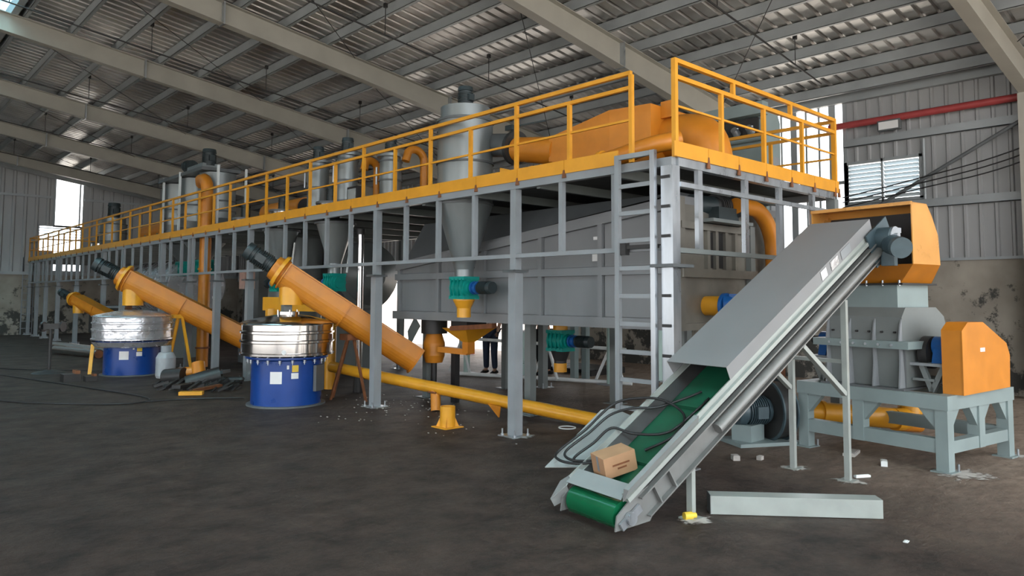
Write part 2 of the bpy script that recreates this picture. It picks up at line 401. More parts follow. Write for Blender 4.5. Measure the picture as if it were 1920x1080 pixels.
obj('eave_truss', MB().prism([(XL, YE - .2, zr(XL) - .2), (0, YE - .2, zr(0) - .2), (XB, YE - .2, zr(XB) - .2), (XB, YE - .2, zr(XB)), (0, YE - .2, zr(0)), (XL, YE - .2, zr(XL))], (0, .1, 0)), PURL, we)
w3 = struct('window_3', MB().box(7.03, YE - .06, 4.7, 7.09, YE + .02, 7.3).box(8.0, YE - .06, 4.7, 8.06, YE + .02, 7.3).box(7.03, YE - .06, 7.28, 8.1, YE + .02, 7.34).box(7.03, YE - .06, 4.66, 8.1, YE + .02, 4.72), PURL)
w4 = struct('window_4', MB().box(6.46, YE - .06, 3.6, 6.52, YE + .02, 4.72).box(8.1, YE - .06, 3.6, 8.16, YE + .02, 4.72).box(6.46, YE - .06, 4.68, 8.16, YE + .02, 4.74), PURL)
for k in range(5):
    z = 4.1 + k * .12
    obj('blade', MB().plate([(6.5, YE - .05, z), (8.12, YE - .05, z), (8.12, YE + .02, z + .05), (6.5, YE + .02, z + .05)], .006), LOUV, w4)
# left wall with a high opening, only ever reflected
struct('wall_left', MB().box(XL - .1, YN, 4.6, XL, YE, zr(XL) + .3).box(XL - .1, 20, 0, XL, YE, 4.6), CLAD)

# outside the doorway: yard wall
yard = MB().box(24, 4, 0, 24.3, 45, 2.2)
tag(obj('yard_wall', yard, mat('pale yard plaster', (.72, .62, .58), .9, 0, .1, .8)), 'pale pinkish yard wall seen through the rear doorway', 'wall')

# ------------------------------------------------------------------ working platform
XF, XR, Y0, Y1 = 6.2, 9.95, 4.3, 37.1
ZB, ZD = 3.05, 3.13
pf = thing('steel_platform', 'long grey steel working platform with orange guard rails over the machine line', 'platform', (XF, Y0, 0))
P = lambda n, mb, M, lab=None, par=pf: world_part(n, mb, M, par, lab)
# perimeter beams
P('edge_beam', MB().box(XF - .03, Y0, ZB - .02, XF + .05, Y1, ZD - .01), GREYL)
P('edge_beam', MB().box(XR - .05, Y0, ZB - .02, XR + .03, Y1, ZD - .01), GREYL)
P('edge_beam', MB().box(XF + .05, Y0 - .03, ZB - .02, XR - .05, Y0 + .05, ZD - .01), GALV, 'bare steel beam')
P('edge_beam', MB().box(XF + .05, Y1 - .05, ZB - .02, XR - .05, Y1, ZD - .01), GREYL)
# deck plates
y = Y0 + .05
while y < Y1 - .1:
    y2 = min(y + 2.34, Y1)
    P('deck_plate', MB().box(XF + .05, y, ZD - .012, XR - .05, y2 - .006, ZD), DARK); y = y2
y = Y0 + .8
while y < Y1:
    P('joist', MB().box(XF + .05, y - .03, ZB - .04, XR - .05, y + .03, ZD - .013), GREY); y += 1.18
# big posts front/back with bolted flange at z 2
post_y = [6.66, 9.82, 14.55, 16.25, 17.95, 19.9, 23.4, 25.4, 28.8, 31.6, 33.7, 35.4, 37.0]
def post(x, y, M, zt=ZB - .02):
    low = MB().box(x - .065, y - .065, 0.012, x + .065, y + .065, 2.0)
    o = P('post', low, M)
    obj('upper_post', MB().box(x - .05, y - .05, 2.03, x + .05, y + .05, zt), M, o)
    obj('flange', MB().box(x - .13, y - .1, 1.998, x + .13, y + .1, 2.012).box(x - .13, y - .1, 2.016, x + .13, y + .1, 2.03), GREYD, o)
    b = MB().box(x - .15, y - .15, 0, x + .15, y + .15, .012)
    for i in (-1, 1):
        for j in (-1, 1): b.cyl((x + i * .11, y + j * .11, .012), (x + i * .11, y + j * .11, .09), .011, n=8).cyl((x + i * .11, y + j * .11, .012), (x + i * .11, y + j * .11, .03), .022, n=6)
    obj('base_plate', b, GALV, o)
for y in post_y: post(XF + .03, y, GREYL)
for y in [6.66, 9.82, 14.55, 17.95, 23.4, 28.8, 33.7]: post(XR - .05, y, GREY)
# corner posts
cpm = MB().box(XF - .06, Y0 - .03, .012, XF + .07, Y0 + .11, 2.0)
o = P('corner_post', cpm, GALV, 'bare steel corner post')
obj('upper_post', MB().box(XF - .06, Y0 - .03, 2.03, XF + .07, Y0 + .11, ZB - .02), GALV, o)
obj('flange', MB().box(XF - .16, Y0 - .1, 1.998, XF + .2, Y0 + .18, 2.03), GREYD, o)
for k in range(9):
    obj('tie_batten', MB().box(XF - .075, Y0 + .0, .5 + k * .3, XF - .06, Y0 + .1, .53 + k * .3), DARK, o)
obj('base_plate', MB().box(XF - .2, Y0 - .15, 0, XF + .2, Y0 + .2, .012), GALV, o)
o = P('corner_post', MB().box(XR - .07, Y0 - .03, .012, XR + .05, Y0 + .09, ZB - .02), GREY)
# uprights between deck and mid rail, front
ZM = 2.2
yy = []
y = 5.06
while y < Y1 - .1:
    if min(abs(y - p) for p in post_y) > .16: yy.append(y)
    y += .79
for y in yy: P('upright', MB().box(XF - .02, y - .03, ZM + .02, XF + .04, y + .03, ZB - .02), GREYL)
P('mid_rail', MB().box(XF - .025, Y0 + .11, ZM - .025, XF + .03, Y1, ZM + .025), GREYL)
for x in (6.66, 7.60, 8.40, 9.28):
    P('upright', MB().box(x - .04, Y0 - .02, 2.2, x + .04, Y0 + .03, ZB - .02), GALV, 'bare steel upright')
P('mid_rail', MB().box(XF + .07, Y0 - .03, 2.15, XR - .07, Y0 + .03, 2.2), GREY)
P('mid_rail', MB().box(XF + .07, Y0 - .045, 2.82, XR - .07, Y0 - .02, 2.87), GALV)
# toe boards in lengths
y = 4.98
while y < Y1 - .05:
    y2 = min(y + .79, Y1)
    t = P('toe_board', MB().box(XF - .045, y, ZD - .01, XF - .032, y2 - .006, ZD + .145), RAIL)
    obj('clip', MB().prism([(XF - .05, y2 - .03, ZD - .06), (XF - .05, y2 + .03, ZD - .06), (XF - .05, y2 + .012, ZD + .03), (XF - .05, y2 - .012, ZD + .03)], (.016, 0, 0)), RUST, t)
    y = y2
x = XF - .045
while x < XR:
    x2 = min(x + .62, XR + .04)
    t = P('toe_board', MB().box(x, Y0 - .05, ZD - .01, x2 - .006, Y0 - .036, ZD + .145), RAIL)
    obj('clip', MB().prism([(x2 - .03, Y0 - .055, ZD - .07), (x2 + .03, Y0 - .055, ZD - .07), (x2 + .01, Y0 - .055, ZD + .05), (x2 - .01, Y0 - .055, ZD + .05)], (0, .016, 0)), RUST, t)
    x = x2
P('toe_board', MB().box(XR + .032, Y0, ZD - .01, XR + .045, Y1, ZD + .145), RAIL)
# guard rails
ZT, Z2, Z3 = 4.10, 3.94, 3.59
def rail_line(x, y0, y1, n, off=0):
    P('top_rail', MB().bar((x, y0, ZT), (x, y1, ZT), .045, .045), RAIL)
    P('second_rail', MB().bar((x, y0, Z2), (x, y1, Z2), .04, .04), RAIL)
    P('lower_rail', MB().bar((x, y0, Z3), (x, y1, Z3), .025, .025), RAIL)
    st = (y1 - y0) / n
    for k in range(n + 1):
        y = y0 + k * st; P('rail_post', MB().box(x - .022, y - .022, ZD, x + .022, y + .022, ZT - .02), RAIL)
        if k < n:
            y += st / 2; P('rail_post', MB().box(x - .022, y - .022, ZD, x + .022, y + .022, Z2 - .02), RAIL)
rail_line(XF - .005, 4.82, Y1, 18)
rail_line(XR, Y0, Y1, 18)
yE = Y0 - .01
P('top_rail', MB().bar((XF + .02, yE, ZT + .02), (XR, yE, ZT + .02), .045, .045), RAIL)
P('second_rail', MB().bar((XF + .02, yE, Z2 + .01), (XR, yE, Z2 + .01), .045, .045), RAIL)
P('lower_rail', MB().bar((XF + .02, yE, Z3 + .06), (XR, yE, Z3 + .06), .022, .022), RAIL)
P('rail_post', MB().box(XF, yE - .025, ZD - .01, XF + .05, yE + .025, ZT + .04), RAIL)
P('rail_post', MB().box(XR - .02, yE - .025, ZD - .01, XR + .03, yE + .025, ZT + .04), RAIL)
for x in (7.1, 8.03, 9.0): P('rail_post', MB().box(x - .022, yE - .022, ZD, x + .022, yE + .022, Z2), RAIL)
for x in (7.35, 8.7): P('rail_stub', MB().box(x - .022, yE - .022, Z2, x + .022, yE + .022, ZT), RAIL)
P('top_rail', MB().bar((XF, Y1, ZT), (XR, Y1, ZT), .045, .045), RAIL)
P('lower_rail', MB().bar((XF, Y1, Z3), (XR, Y1, Z3), .03, .03), RAIL)

# ladder
ld = thing('access_ladder', 'pale steel access ladder clamped on the near corner of the platform', 'ladder', (6.08, 4.7, 0))
for y in (4.47, 4.93): world_part('side_rail', MB().box(6.07, y - .028, 0, 6.12, y + .028, 3.20), GALV if y < 4.6 else GREYL, ld)
world_part('top_bar', MB().box(6.075, 4.49, 3.15, 6.115, 4.93, 3.2), GREYL, ld)
for k in range(10):
    z = .27 + k * .288; world_part('rung', MB().box(6.08, 4.49, z - .022, 6.11, 4.91, z + .022), GREYL, ld)
world_part('clamp', MB().box(6.11, 4.46, 2.2, 6.2, 4.92, 2.24).box(6.09, 4.83, 2.14, 6.16, 4.9, 2.28), DARK, ld)
# far-end ladder
ld2 = thing('access_ladder', 'thin grey ladder at the far left end of the platform', 'ladder', (6.15, 37.25, 0))
for x in (6.0, 6.4): world_part('side_rail', MB().box(x - .02, 37.16, 0, x + .02, 37.19, 3.3), GREYL, ld2)
for k in range(10): world_part('rung', MB().box(6.0, 37.165, .25 + k * .3, 6.4, 37.185, .28 + k * .3), GREYL, ld2)

# cement dust around bolted feet
def dust(x, y, r, nm='cement_patch', near='post'):
    mb = MB(); n = 26
    ring = [(x + (r * (.6 + .6 * random.random())) * cos(2 * pi * i / n), y + (r * (.6 + .6 * random.random())) * sin(2 * pi * i / n), .004) for i in range(n)]
    mb.add(ring + [(x, y, .010)], [(i, (i + 1) % n, n) for i in range(n)])
    o = obj('cement_patch', mb, PATCH)
    at = o.data.attributes.new('fade', 'FLOAT', 'POINT')
    for i, v in enumerate(o.data.vertices): at.data[i].value = .75 if (v.co.x - x) ** 2 + (v.co.y - y) ** 2 < .0004 else 0.0
    return tag(o, near, 'dust patch', 'cement dust patches')
dust(6.23, 6.62, .30, near='white cement dust around the foot of the tallest front platform post')
dust(6.23, 9.8, .34, near='pale cement dust around the platform post beside the near blue sieve')
dust(6.23, 14.5, .3, near='pale dust at the platform post foot behind the near blue sieve')
dust(9.9, 9.8, .3, near='pale dust at the rear platform post foot under the dryer')
dust(9.9, 6.7, .25, near='pale dust at the rear platform post near the ladder')
dust(4.93, 3.25, .18, near='white cement dust under the low front foot of the belt conveyor')
dust(7.03, 2.96, .2, near='white cement dust under the tall right foot of the belt conveyor')
dust(7.16, 3.57, .22, near='white cement dust under the tall left foot of the belt conveyor')
dust(8.12, 2.35, .36, near='white cement dust at the near corner of the shredder stand')
dust(9.5, 2.2, .2, near='white cement dust at the far right leg of the shredder stand')
dust(4.75, 3.95, .22, near='white cement dust beside the green tail roller')

# ------------------------------------------------------------------ dryer housing
dr = thing('dryer_housing', 'large grey panelled steel dryer box hung under the near end of the platform', 'machine', (7.05, 4.85, 0))
D = lambda n, mb, M, lab=None: world_part(n, mb, M, dr, lab)
bx, bx1, ya, yb = 7.05, 9.55, 4.85, 10.5
zs = lambda y: 2.80 - (y - 5.1) * .106        # sloped seam
D('body', MB().prism([(bx + .05, ya + .02, 1.33), (bx + .05, yb, 1.33), (bx + .05, yb, zs(yb) + .05), (bx + .05, ya + .02, zs(ya) + .05)], (bx1 - bx - .1, 0, 0)), BOXG)
yr = [4.9, 5.99, 7.05, 8.24, 9.34, 10.42]
for i in range(len(yr) - 1):
    a, b = yr[i], yr[i + 1]
    D('panel', MB().box(bx + .03, a + .05, 1.46, bx + .046, b - .05, 1.96), BOXG)
    D('panel', MB().prism([(bx + .03, a + .05, 2.08), (bx + .03, b - .05, 2.08), (bx + .03, b - .05, zs(b) - .13), (bx + .03, a + .05, zs(a) - .13)], (.016, 0, 0)), BOXG)
for y in yr:
    D('rib', MB().box(bx - .012, y - .035, 1.44, bx + .05, y + .035, zs(y) - .02), BOXG)
D('bottom_beam', MB().box(bx - .03, ya - .02, 1.32, bx + .06, yb + .06, 1.45), BOXG)
D('middle_beam', MB().box(bx - .02, ya, 1.97, bx + .055, yb + .02, 2.07), BOXG)
D('sloped_beam', MB().prism([(bx - .02, ya, zs(ya) - .10), (bx - .02, yb, zs(yb) - .10), (bx - .02, yb, zs(yb)), (bx - .02, ya, zs(ya))], (.07, 0, 0)), BOXG)
D('top_hood', MB().prism([(bx + .1, ya + .3, zs(ya) + .05), (bx + .1, yb - .1, zs(yb) + .05), (bx + .5, yb - .1, 2.95), (bx + .5, ya + .3, 2.98)], (1.8, 0, 0)), GREYD)
D('label', MB().box(bx + .022, 5.98, 2.15, bx + .029, 6.14, 2.27), WHITE, 'white paper sheet')
D('label', MB().box(bx + .022, 6.0, 2.42, bx + .029, 6.12, 2.46), WHITE, 'small white sticker')
for y, z in ((8.25, 2.24), (7.3, 2.22)): D('hand_hole', MB().box(bx + .02, y + .22, z - .12, bx + .029, y + .32, z + .02), BLACK, 'black square opening')
# end face
D('end_panel', MB().box(bx + .02, ya - .01, 1.4, bx1, ya + .015, zs(ya) - .05), ENDG, 'brownish bare steel panel')
D('end_rail', MB().box(bx, ya - .07, 2.49, 8.55, ya - .01, 2.57), ENDG)
D('end_rail', MB().box(bx, ya - .09, 1.93, 8.7, ya - .01, 2.03), ENDG)
D('end_rail', MB().box(bx, ya - .05, 1.32, bx1, ya, 1.4), ENDG)
D('end_post', MB().box(bx - .02, ya - .06, 1.32, bx + .08, ya, 2.85), ENDG)
D('end_post', MB().box(8.55, ya - .08, 1.4, 8.66, ya - .01, 2.6), GREY)
for x in (7.62, 7.8, 8.02, 8.24): D('grille_bar', MB().box(x - .03, ya - .06, 2.03, x + .03, ya - .01, 2.49), ENDG)
D('grille_gap', MB().box(7.66, ya - .02, 2.05, 7.99, ya - .012, 2.48), BLACK, 'dark slot between bars')
D('gusset', MB().prism([(bx - .1, ya - .02, 2.0), (bx + .02, ya - .02, 2.0), (bx + .02, ya - .02, 1.65)], (0, .02, 0)), GREYL)
for (x, y) in ((7.4, 5.1), (9.3, 5.1), (7.5, 7.7), (9.3, 7.6), (7.5, 10.2), (9.3, 10.2)):
    o = D('leg', MB().box(x - .06, y - .06, .01, x + .06, y + .06, 1.33).box(x - .14, y - .14, 0, x + .14, y + .14, .012), GREY if x < 8 or y > 6 else MINT)
# end gear motor
gm = thing('gear_motor', 'blue gear motor on a yellow stub at the dryer end wall', 'motor', (7.6, 4.6, 1.6))
G = lambda n, mb, M, lab=None, par=gm: world_part(n, mb, M, par, lab)
G('stub_pipe', MB().cyl((7.62, ya - .01, 1.60), (7.62, 4.60, 1.60), .115, n=24), YELLOW, 'yellow pipe stub')
G('flange', MB().cyl((7.62, 4.60, 1.60), (7.62, 4.56, 1.60), .15, n=24), BLUE2)
G('gearbox', MB().cyl((7.62, 4.56, 1.60), (7.66, 4.38, 1.63), .14, .10, n=20).box(7.56, 4.36, 1.53, 7.74, 4.5, 1.74), BLUE2)
mm = MB().cyl((7.72, 4.40, 1.66), (8.06, 4.36, 1.70), .09, n=20)
for k in range(10): mm.cyl((7.75 + k * .03, 4.396 - k * .0035, 1.664 + k * .0035), (7.758 + k * .03, 4.395 - k * .0035, 1.665 + k * .0035), .105, n=20)
G('motor', mm, MOTORB)

# ------------------------------------------------------------------ reusable machine bits (local frame, along +z)
def motor_parts(par, base, axis, r, L, M=MOTOR, name='motor'):
    base, ax = V(base), V(axis).normalized(); _, e1, e2 = basis(ax)
    mb = MB().cyl(base, base + ax * L * .78, r * .86, n=20)
    for k in range(9):
        a = base + ax * L * (.1 + .07 * k); mb.cyl(a, a + ax * L * .03, r, n=20)
    o = world_part(name, mb, M, par)
    obj('fan_cover', MB().cyl(base + ax * L * .78, base + ax * L, r * 1.02, r * .92, n=20), M, o)
    c = base + ax * L * .42 + e1 * r
    obj('terminal_box', MB().bar(c - ax * L * .16, c + ax * L * .16, r * .55, r * .8, upv=tuple(e2)), M, o)
    return o
def rotary_valve(label, c, s=1.0, M=TEAL, motor=True, cone=YELLOW, group=None, mdir=(0, -1, 0)):
    c = V(c); t = thing('rotary_valve', label, 'valve', tuple(c), group='teal rotary valves')
    W = lambda n, mb, mt, lab=None: world_part(n, mb, mt, t, lab)
    r = .15 * s
    W('valve_body', MB().cyl(c + V((0, -.16 * s, 0)), c + V((0, .16 * s, 0)), r, n=10).box(c.x - r * .95, c.y - .17 * s, c.z + .11 * s, c.x + r * .95, c.y + .17 * s, c.z + .16 * s).box(c.x - r * .95, c.y - .17 * s, c.z - .16 * s, c.x + r * .95, c.y + .17 * s, c.z - .11 * s), M)
    for k in (-1.1, -.4, .4, 1.1):
        W('rib', MB().box(c.x - r * 1.05, c.y + k * .11 * s - .006, c.z - .13 * s, c.x + r * 1.05, c.y + k * .11 * s + .006, c.z + .13 * s), M)
    for k in (-1, 1):
        W('end_cover', MB().cyl(c + V((0, k * .16 * s, 0)), c + V((0, k * .2 * s, 0)), r * .7, n=16), M)
    if motor:
        d = V(mdir)
        W('coupling', MB().cyl(c + d * .18 * s, c + d * .34 * s, .07 * s, n=16).cyl(c + d * .22 * s, c + d * .25 * s, .095 * s, n=16).cyl(c + d * .3 * s, c + d * .33 * s, .09 * s, n=16), BLUE2, 'blue reducer')
        motor_parts(t, c + d * .34 * s, d, .09 * s, .28 * s)
    if cone:
        z = c.z - .16 * s
        n = 20
        W('outlet_cone', MB().lathe((c.x, c.y, 0), [(.155 * s, z), (.155 * s, z - .02 * s), (.10 * s, z - .13 * s), (.10 * s, z - .26 * s), (.085 * s, z - .26 * s), (.085 * s, z)], n=20), cone, 'yellow cone')
    return t
def cyclone(label, x, y, r, ztop, zcone, zout, motor=True, rb=None, group=None, M=CYC, cap=None, mr=None):
    t = thing('cyclone', label, 'cyclone', (x, y, zout), group='cyclones on the deck')
    W = lambda n, mb, mt, lab=None: world_part(n, mb, mt, t, lab)
    rb = rb or r * .34
    W('cylinder', MB().lathe((x, y, 0), [(0, ztop - r * .5), (r, ztop - r * .5), (r, zcone)], n=36), M)
    W('cone', MB().lathe((x, y, 0), [(r, zcone), (rb, zout + .25 * r), (rb, zout), (rb * .9, zout)], n=36), M)
    W('cap', MB().lathe((x, y, 0), [(r * .98, ztop - r * .5), (r * .9, ztop - r * .42), (r * .9, ztop), (0, ztop + .01)], n=36), M)
    for z in [ztop - r * .5, (ztop + zcone) / 2 - r * .25, zcone + .02]:
        W('band', MB().lathe((x, y, 0), [(r, z - .02), (r + .018, z - .02), (r + .018, z + .01), (r, z + .01)], n=36), GREYD)
    if motor:
        mr = mr or r * .27
        W('motor_flange', MB().cyl((x, y, ztop), (x, y, ztop + .03), mr * 1.35, n=20), GREYD)
        motor_parts(t, (x, y, ztop + .03), (0, 0, 1), mr, mr * 2.5)
    return t

c0 = cyclone('widest grey cyclone with motor on top, beside the near end of the platform rail', 6.66, 8.2, .40, 4.42, 3.0, 1.98, rb=.135, mr=.115)
world_part('inlet_duct', MB().tube([(6.98, 8.0, 3.9), (7.0, 7.7, 3.86), (6.97, 7.45, 3.78)], .17, n=20), GREYD, c0)
world_part('valve_handle', MB().cyl((7.0, 7.55, 3.95), (7.0, 7.55, 4.09), .03, n=10).bar((7.0, 7.55, 4.1), (7.15, 7.05, 4.13), .03, .02).box(6.93, 7.5, 4.05, 7.07, 7.64, 4.12), MOTOR, c0)
rotary_valve('teal rotary valve under the widest cyclone, in front of the dryer', (6.66, 8.2, 1.82))
# second valve below the dryer
v2 = rotary_valve('teal rotary valve hanging below the dryer, near the ladder', (8.64, 8.18, 1.0), 1.05, cone=None)
world_part('inlet_stub', MB().cyl((8.64, 8.18, 1.16), (8.64, 8.18, 1.34), .12, n=20), YELLOW, v2)
world_part('outlet_cone', MB().lathe((8.64, 8.18, 0), [(.16, .84), (.1, .68), (.1, .62)], n=20), DARK, v2)
world_part('outlet_ring', MB().cyl((8.64, 8.18, .50), (8.64, 8.18, .64), .105, n=20), YELLOW, v2)

# row of smaller cyclones standing in the deck
specs = [('slim grey cyclone with orange curved duct, next along from the widest one', 7.02, 10.68, .19, 4.12, 3.35),
         ('slim grey cyclone with wide fan cap, third from the near end', 6.62, 11.45, .19, 4.20, 3.35),
         ('slim grey cyclone behind the short dark fan motor, fourth from the near end', 6.75, 12.75, .20, 4.25, 3.35)]
for i, (lab, x, y, r, zt, zc) in enumerate(specs):
    c = cyclone(lab, x, y, r, zt, zc, 3.14, rb=r * .8, mr=.105)
    world_part('fan_disc', MB().cyl((x, y, zt - .03), (x, y, zt + .02), r * 1.25, n=28), CYC, c)
    for a in (.4, 2.5): world_part('sight_tube', MB().cyl((x + (r + .05) * cos(a), y + (r + .05) * sin(a), zt - .5), (x + (r + .05) * cos(a), y + (r + .05) * sin(a), zt - .2), .02, n=8), GALV, c)
# hoppers below the deck with teal valves
for lab, lab2, x, y, r in (('grey cone hopper below the deck, above the nearest orange screw', 'teal rotary valve behind the nearest orange screw conveyor', 6.66, 11.9, .34),
                           ('grey cone hopper below the deck, left of the nearest orange screw motor', 'teal rotary valve left behind the nearest orange screw motor', 6.62, 14.0, .34)):
    t = thing('cone_hopper', lab, 'hopper', (x, y, 2.1))
    world_part('cone', MB().lathe((x, y, 0), [(r, 3.0), (.12, 2.28), (.12, 2.1)], n=30), CYC, t)
    world_part('rim', MB().lathe((x, y, 0), [(r, 3.02), (r + .03, 3.02), (r + .03, 2.98), (r, 2.98)], n=30), GREYD, t)
    world_part('brace_tube', MB().cyl((x + .1, y - .4, 2.75), (x + .12, y - .22, 2.12), .02, n=8), WPIPE, t)
    rotary_valve(lab2, (x, y, 1.94), 1.0, cone=None, mdir=(0, 1, 0))

# short silver hoppers and fans on deck
def short_fan(label, x, y, h=.35):
    t = thing('deck_fan', label, 'fan', (x, y, ZD), group='short drum fans on the deck')
    world_part('drum', MB().cyl((x, y, ZD), (x, y, ZD + h), .26, n=24), STEEL, t)
    world_part('lid', MB().cyl((x, y, ZD + h), (x, y, ZD + h + .04), .28, n=24), GREYD, t)
    motor_parts(t, (x, y, ZD + h + .04), (0, 0, 1), .1, .3)
    return t
short_fan('short silver drum with dark fan motor, in front of the third slim cyclone', 6.6, 11.95, .22)
short_fan('short silver drum with dark fan motor, left of the slim cyclone row', 6.65, 14.0, .25)
short_fan('low silver drum on the deck, leftmost of the short drums', 6.55, 15.6, .2)
# screen panel on deck
tv = thing('control_screen', 'small tilted black-framed display box on the deck between the slim cyclones', 'screen', (6.6, 11.0, ZD))
world_part('frame', MB().bar((6.45, 10.75, 3.42), (6.45, 11.08, 3.42), .08, .26), BLACK, tv)
world_part('screen', MB().box(6.395, 10.79, 3.33, 6.408, 11.04, 3.51), mat('grey display', (.3, .33, .33), .25), tv)
world_part('stand', MB().cyl((6.47, 10.92, ZD), (6.47, 10.92, 3.32), .03, n=8), DARK, tv)

# ------------------------------------------------------------------ orange ducts on the deck
d1 = thing('main_duct', 'wide orange transition duct from the widest cyclone to the near deck corner', 'duct', (7.1, 6.5, ZD))
W = lambda n, mb, M, lab=None: world_part(n, mb, M, d1, lab)
W('flange', MB().cyl((6.98, 7.50, 3.79), (6.98, 7.44, 3.78), .24, n=24), DARK)
W('round_duct', MB().cyl((6.98, 7.44, 3.76), (7.04, 6.7, 3.64), .17, .19, n=28), ORANGE)
def loop(y, x0, x1, z0, z1): return [(x0, y, z0), (x1, y, z0), (x1, y, z1), (x0, y, z1)]
W('taper', MB().frustum(loop(6.72, 6.88, 7.2, 3.48, 3.80), loop(5.75, 6.95, 7.9, 3.25, 4.0)), ORANGE)
W('box_duct', MB().frustum(loop(5.75, 6.95, 7.9, 3.25, 4.0), loop(5.2, 7.05, 8.0, 3.2, 4.0)), ORANGE)
W('elbow', MB().tube(smooth([(7.5, 5.5, 3.62), (7.45, 4.95, 3.62), (7.4, 4.7, 3.5), (7.4, 4.62, 3.2)]), .27, n=24), ORANGE)
W('flat_flange', MB().box(7.25, 5.0, 3.85, 7.3, 5.2, 4.05), ORANGE)
W('torn_wrap', MB().add([(6.8, 7.6, 3.14), (6.8, 7.6, 3.5), (6.85, 7.3, 3.42), (6.85, 7.0, 3.46), (6.9, 6.7, 3.3), (6.9, 6.3, 3.2), (6.9, 6.3, 3.14)], [(0, 1, 2, 3, 4, 5, 6)]), YELLOW, 'torn yellow sheet')
p1 = thing('feed_pipe', 'orange pipe lying along the deck rail at the near corner', 'pipe', (6.5, 5.0, ZD))
world_part('pipe', MB().tube(smooth([(6.50, 6.2, 3.24), (6.52, 5.4, 3.28), (6.62, 4.9, 3.38), (6.85, 4.65, 3.45)]), .10, n=20), ORANGE, p1)
world_part('collar', MB().cyl((6.51, 5.52, 3.28), (6.51, 5.47, 3.28), .115, n=20), YELLOW, p1)
# curved take-offs
def hook(label, x, y, z, dx, r=.07):
    t = thing('curved_duct', label, 'duct', (x + dx, y, ZD), group='orange hook ducts')
    pts = [(x + .05, y, z - .08)] + arc((x + dx * .55, y, z - .05), dx * .45, pi * .75, 0, (1, 0, 0), (0, 0, 1), 8) + [(x + dx, y, z - .3), (x + dx, y, ZD)]
    world_part('pipe', MB().tube(pts, r, n=16), ORANGE, t)
    world_part('flange', MB().cyl((x + dx, y, ZD), (x + dx, y, ZD + .03), r * 1.5, n=16), ORANGE, t)
hook('orange hook duct dropping to the deck right of the first slim cyclone', 7.12, 10.45, 4.1, .44)
hook('orange hook duct dropping to the deck right of the second slim cyclone', 6.76, 11.2, 4.0, .32)
# long orange deck manifold
mf = thing('deck_manifold', 'long orange rectangular duct along the deck behind the slim cyclones', 'duct', (7.9, 11, ZD))
world_part('duct', MB().box(7.7, 9.2, ZD, 8.3, 12.6, 3.6), ORANGE, mf)
for y in (9.2, 10.3, 11.4, 12.6): world_part('flange', MB().box(7.66, y - .02, ZD, 8.34, y + .02, 3.64), ORANGE, mf)
for lab, x, y0, y1, z in (('orange duct section lying on the deck left of the short drums', 7.25, 14.2, 16.0, 3.55), ('orange round duct on the deck at the far left, open dark end', 7.0, 21.8, 24.0, 3.58)):
    t = thing('round_duct', lab, 'duct', (x, y0, ZD))
    world_part('pipe', MB().cyl((x, y0, z), (x, y1, z), .22, n=24), ORANGE, t)
    world_part('saddle', MB().box(x - .2, y0 + .5, ZD, x + .2, y0 + .6, z - .1).box(x - .2, y1 - .6, ZD, x + .2, y1 - .5, z - .1), GREY, t)
    world_part('end_opening', MB().cyl((x, y0 - .005, z), (x, y0 + .004, z), .19, n=24), BLACK, t, 'dark pipe mouth')

# tall triple cyclone group in mid distance
tc = thing('twin_dust_tower', 'tall pale steel twin tower with fans on a dark top plate and orange downpipe', 'machine', (6.9, 18.2, ZD))
W = lambda n, mb, M, lab=None: world_part(n, mb, M, tc, lab)
for (x, y) in ((6.98, 21.1), (6.95, 19.7), (7.0, 18.4)):
    W('tower_body', MB().lathe((x, y, 0), [(.46, 4.72), (.46, 3.6), (.38, 3.3), (.38, ZD)], n=8), CYC)
    for z in (4.0, 3.75, 3.4): W('band', MB().lathe((x, y, 0), [(.46, z), (.48, z), (.48, z + .04), (.46, z + .04)], n=8), GREYD)
for (x, y) in ((6.5, 20.9), (6.45, 19.5), (7.5, 17.9), (6.75, 17.75)):
    W('leg_angle', MB().bar((x, y, ZD), (x, y, 4.85), .05, .05), WPIPE)
W('top_plate', MB().box(6.45, 18.0, 4.74, 7.4, 21.2, 4.82), GREYD)
W('fan_box', MB().box(6.75, 18.8, 4.84, 7.2, 19.9, 5.05), CYC)
motor_parts(tc, (6.95, 18.9, 5.0), (0, 0, 1), .17, .42)
motor_parts(tc, (6.9, 19.9, 5.1), (0, .9, .1), .17, .45)
pts = [(6.6, 18.4, 4.45), (6.5, 18.15, 4.50)] + arc((6.5, 18.02, 4.23), .27, pi / 2, 0, (0, -1, 0), (0, 0, 1), 6)[1:] + [(6.5, 17.75, 3.7)]
dp = thing('down_pipe', 'long orange vertical pipe dropping from the tower to the floor', 'pipe', (6.5, 17.75, 0))
world_part('bend', MB().tube(pts, .14, n=18), ORANGE, dp)
world_part('pipe', MB().cyl((6.5, 17.75, .02), (6.5, 17.75, 3.72), .135, n=18), ORANGE, dp)
for z in (3.3, 2.3, .45): world_part('collar', MB().cyl((6.5, 17.75, z), (6.5, 17.75, z + .04), .16, n=18), RUST if z < 1 else ORANGE, dp)
# far cyclone with motor
cyclone('small distant grey cyclone with square motor near the end wall', 7.0, 27.6, .42, 4.3, 3.5, 3.14, rb=.35, mr=.2)
short_fan('distant pale drum with motor standing at the far left of the deck', 7.4, 31.0, .5)
for lab, x, y in (('teal valve under the tall tower, left one of the pair', 6.9, 20.3), ('teal valve under the tall tower, right one of the pair', 6.9, 18.9)):
    t = thing('cone_hopper', 'pale cone hopper directly above the ' + lab.replace('teal valve under the tall tower, ', 'teal tower valve, '), 'hopper', (x, y, 2.6))
    world_part('cone', MB().lathe((x, y, 0), [(.5, 3.02), (.16, 2.6), (.16, 2.55)], n=24), CYC, t)
    rotary_valve(lab, (x, y, 2.4), 1.2, cone=None, motor=False)

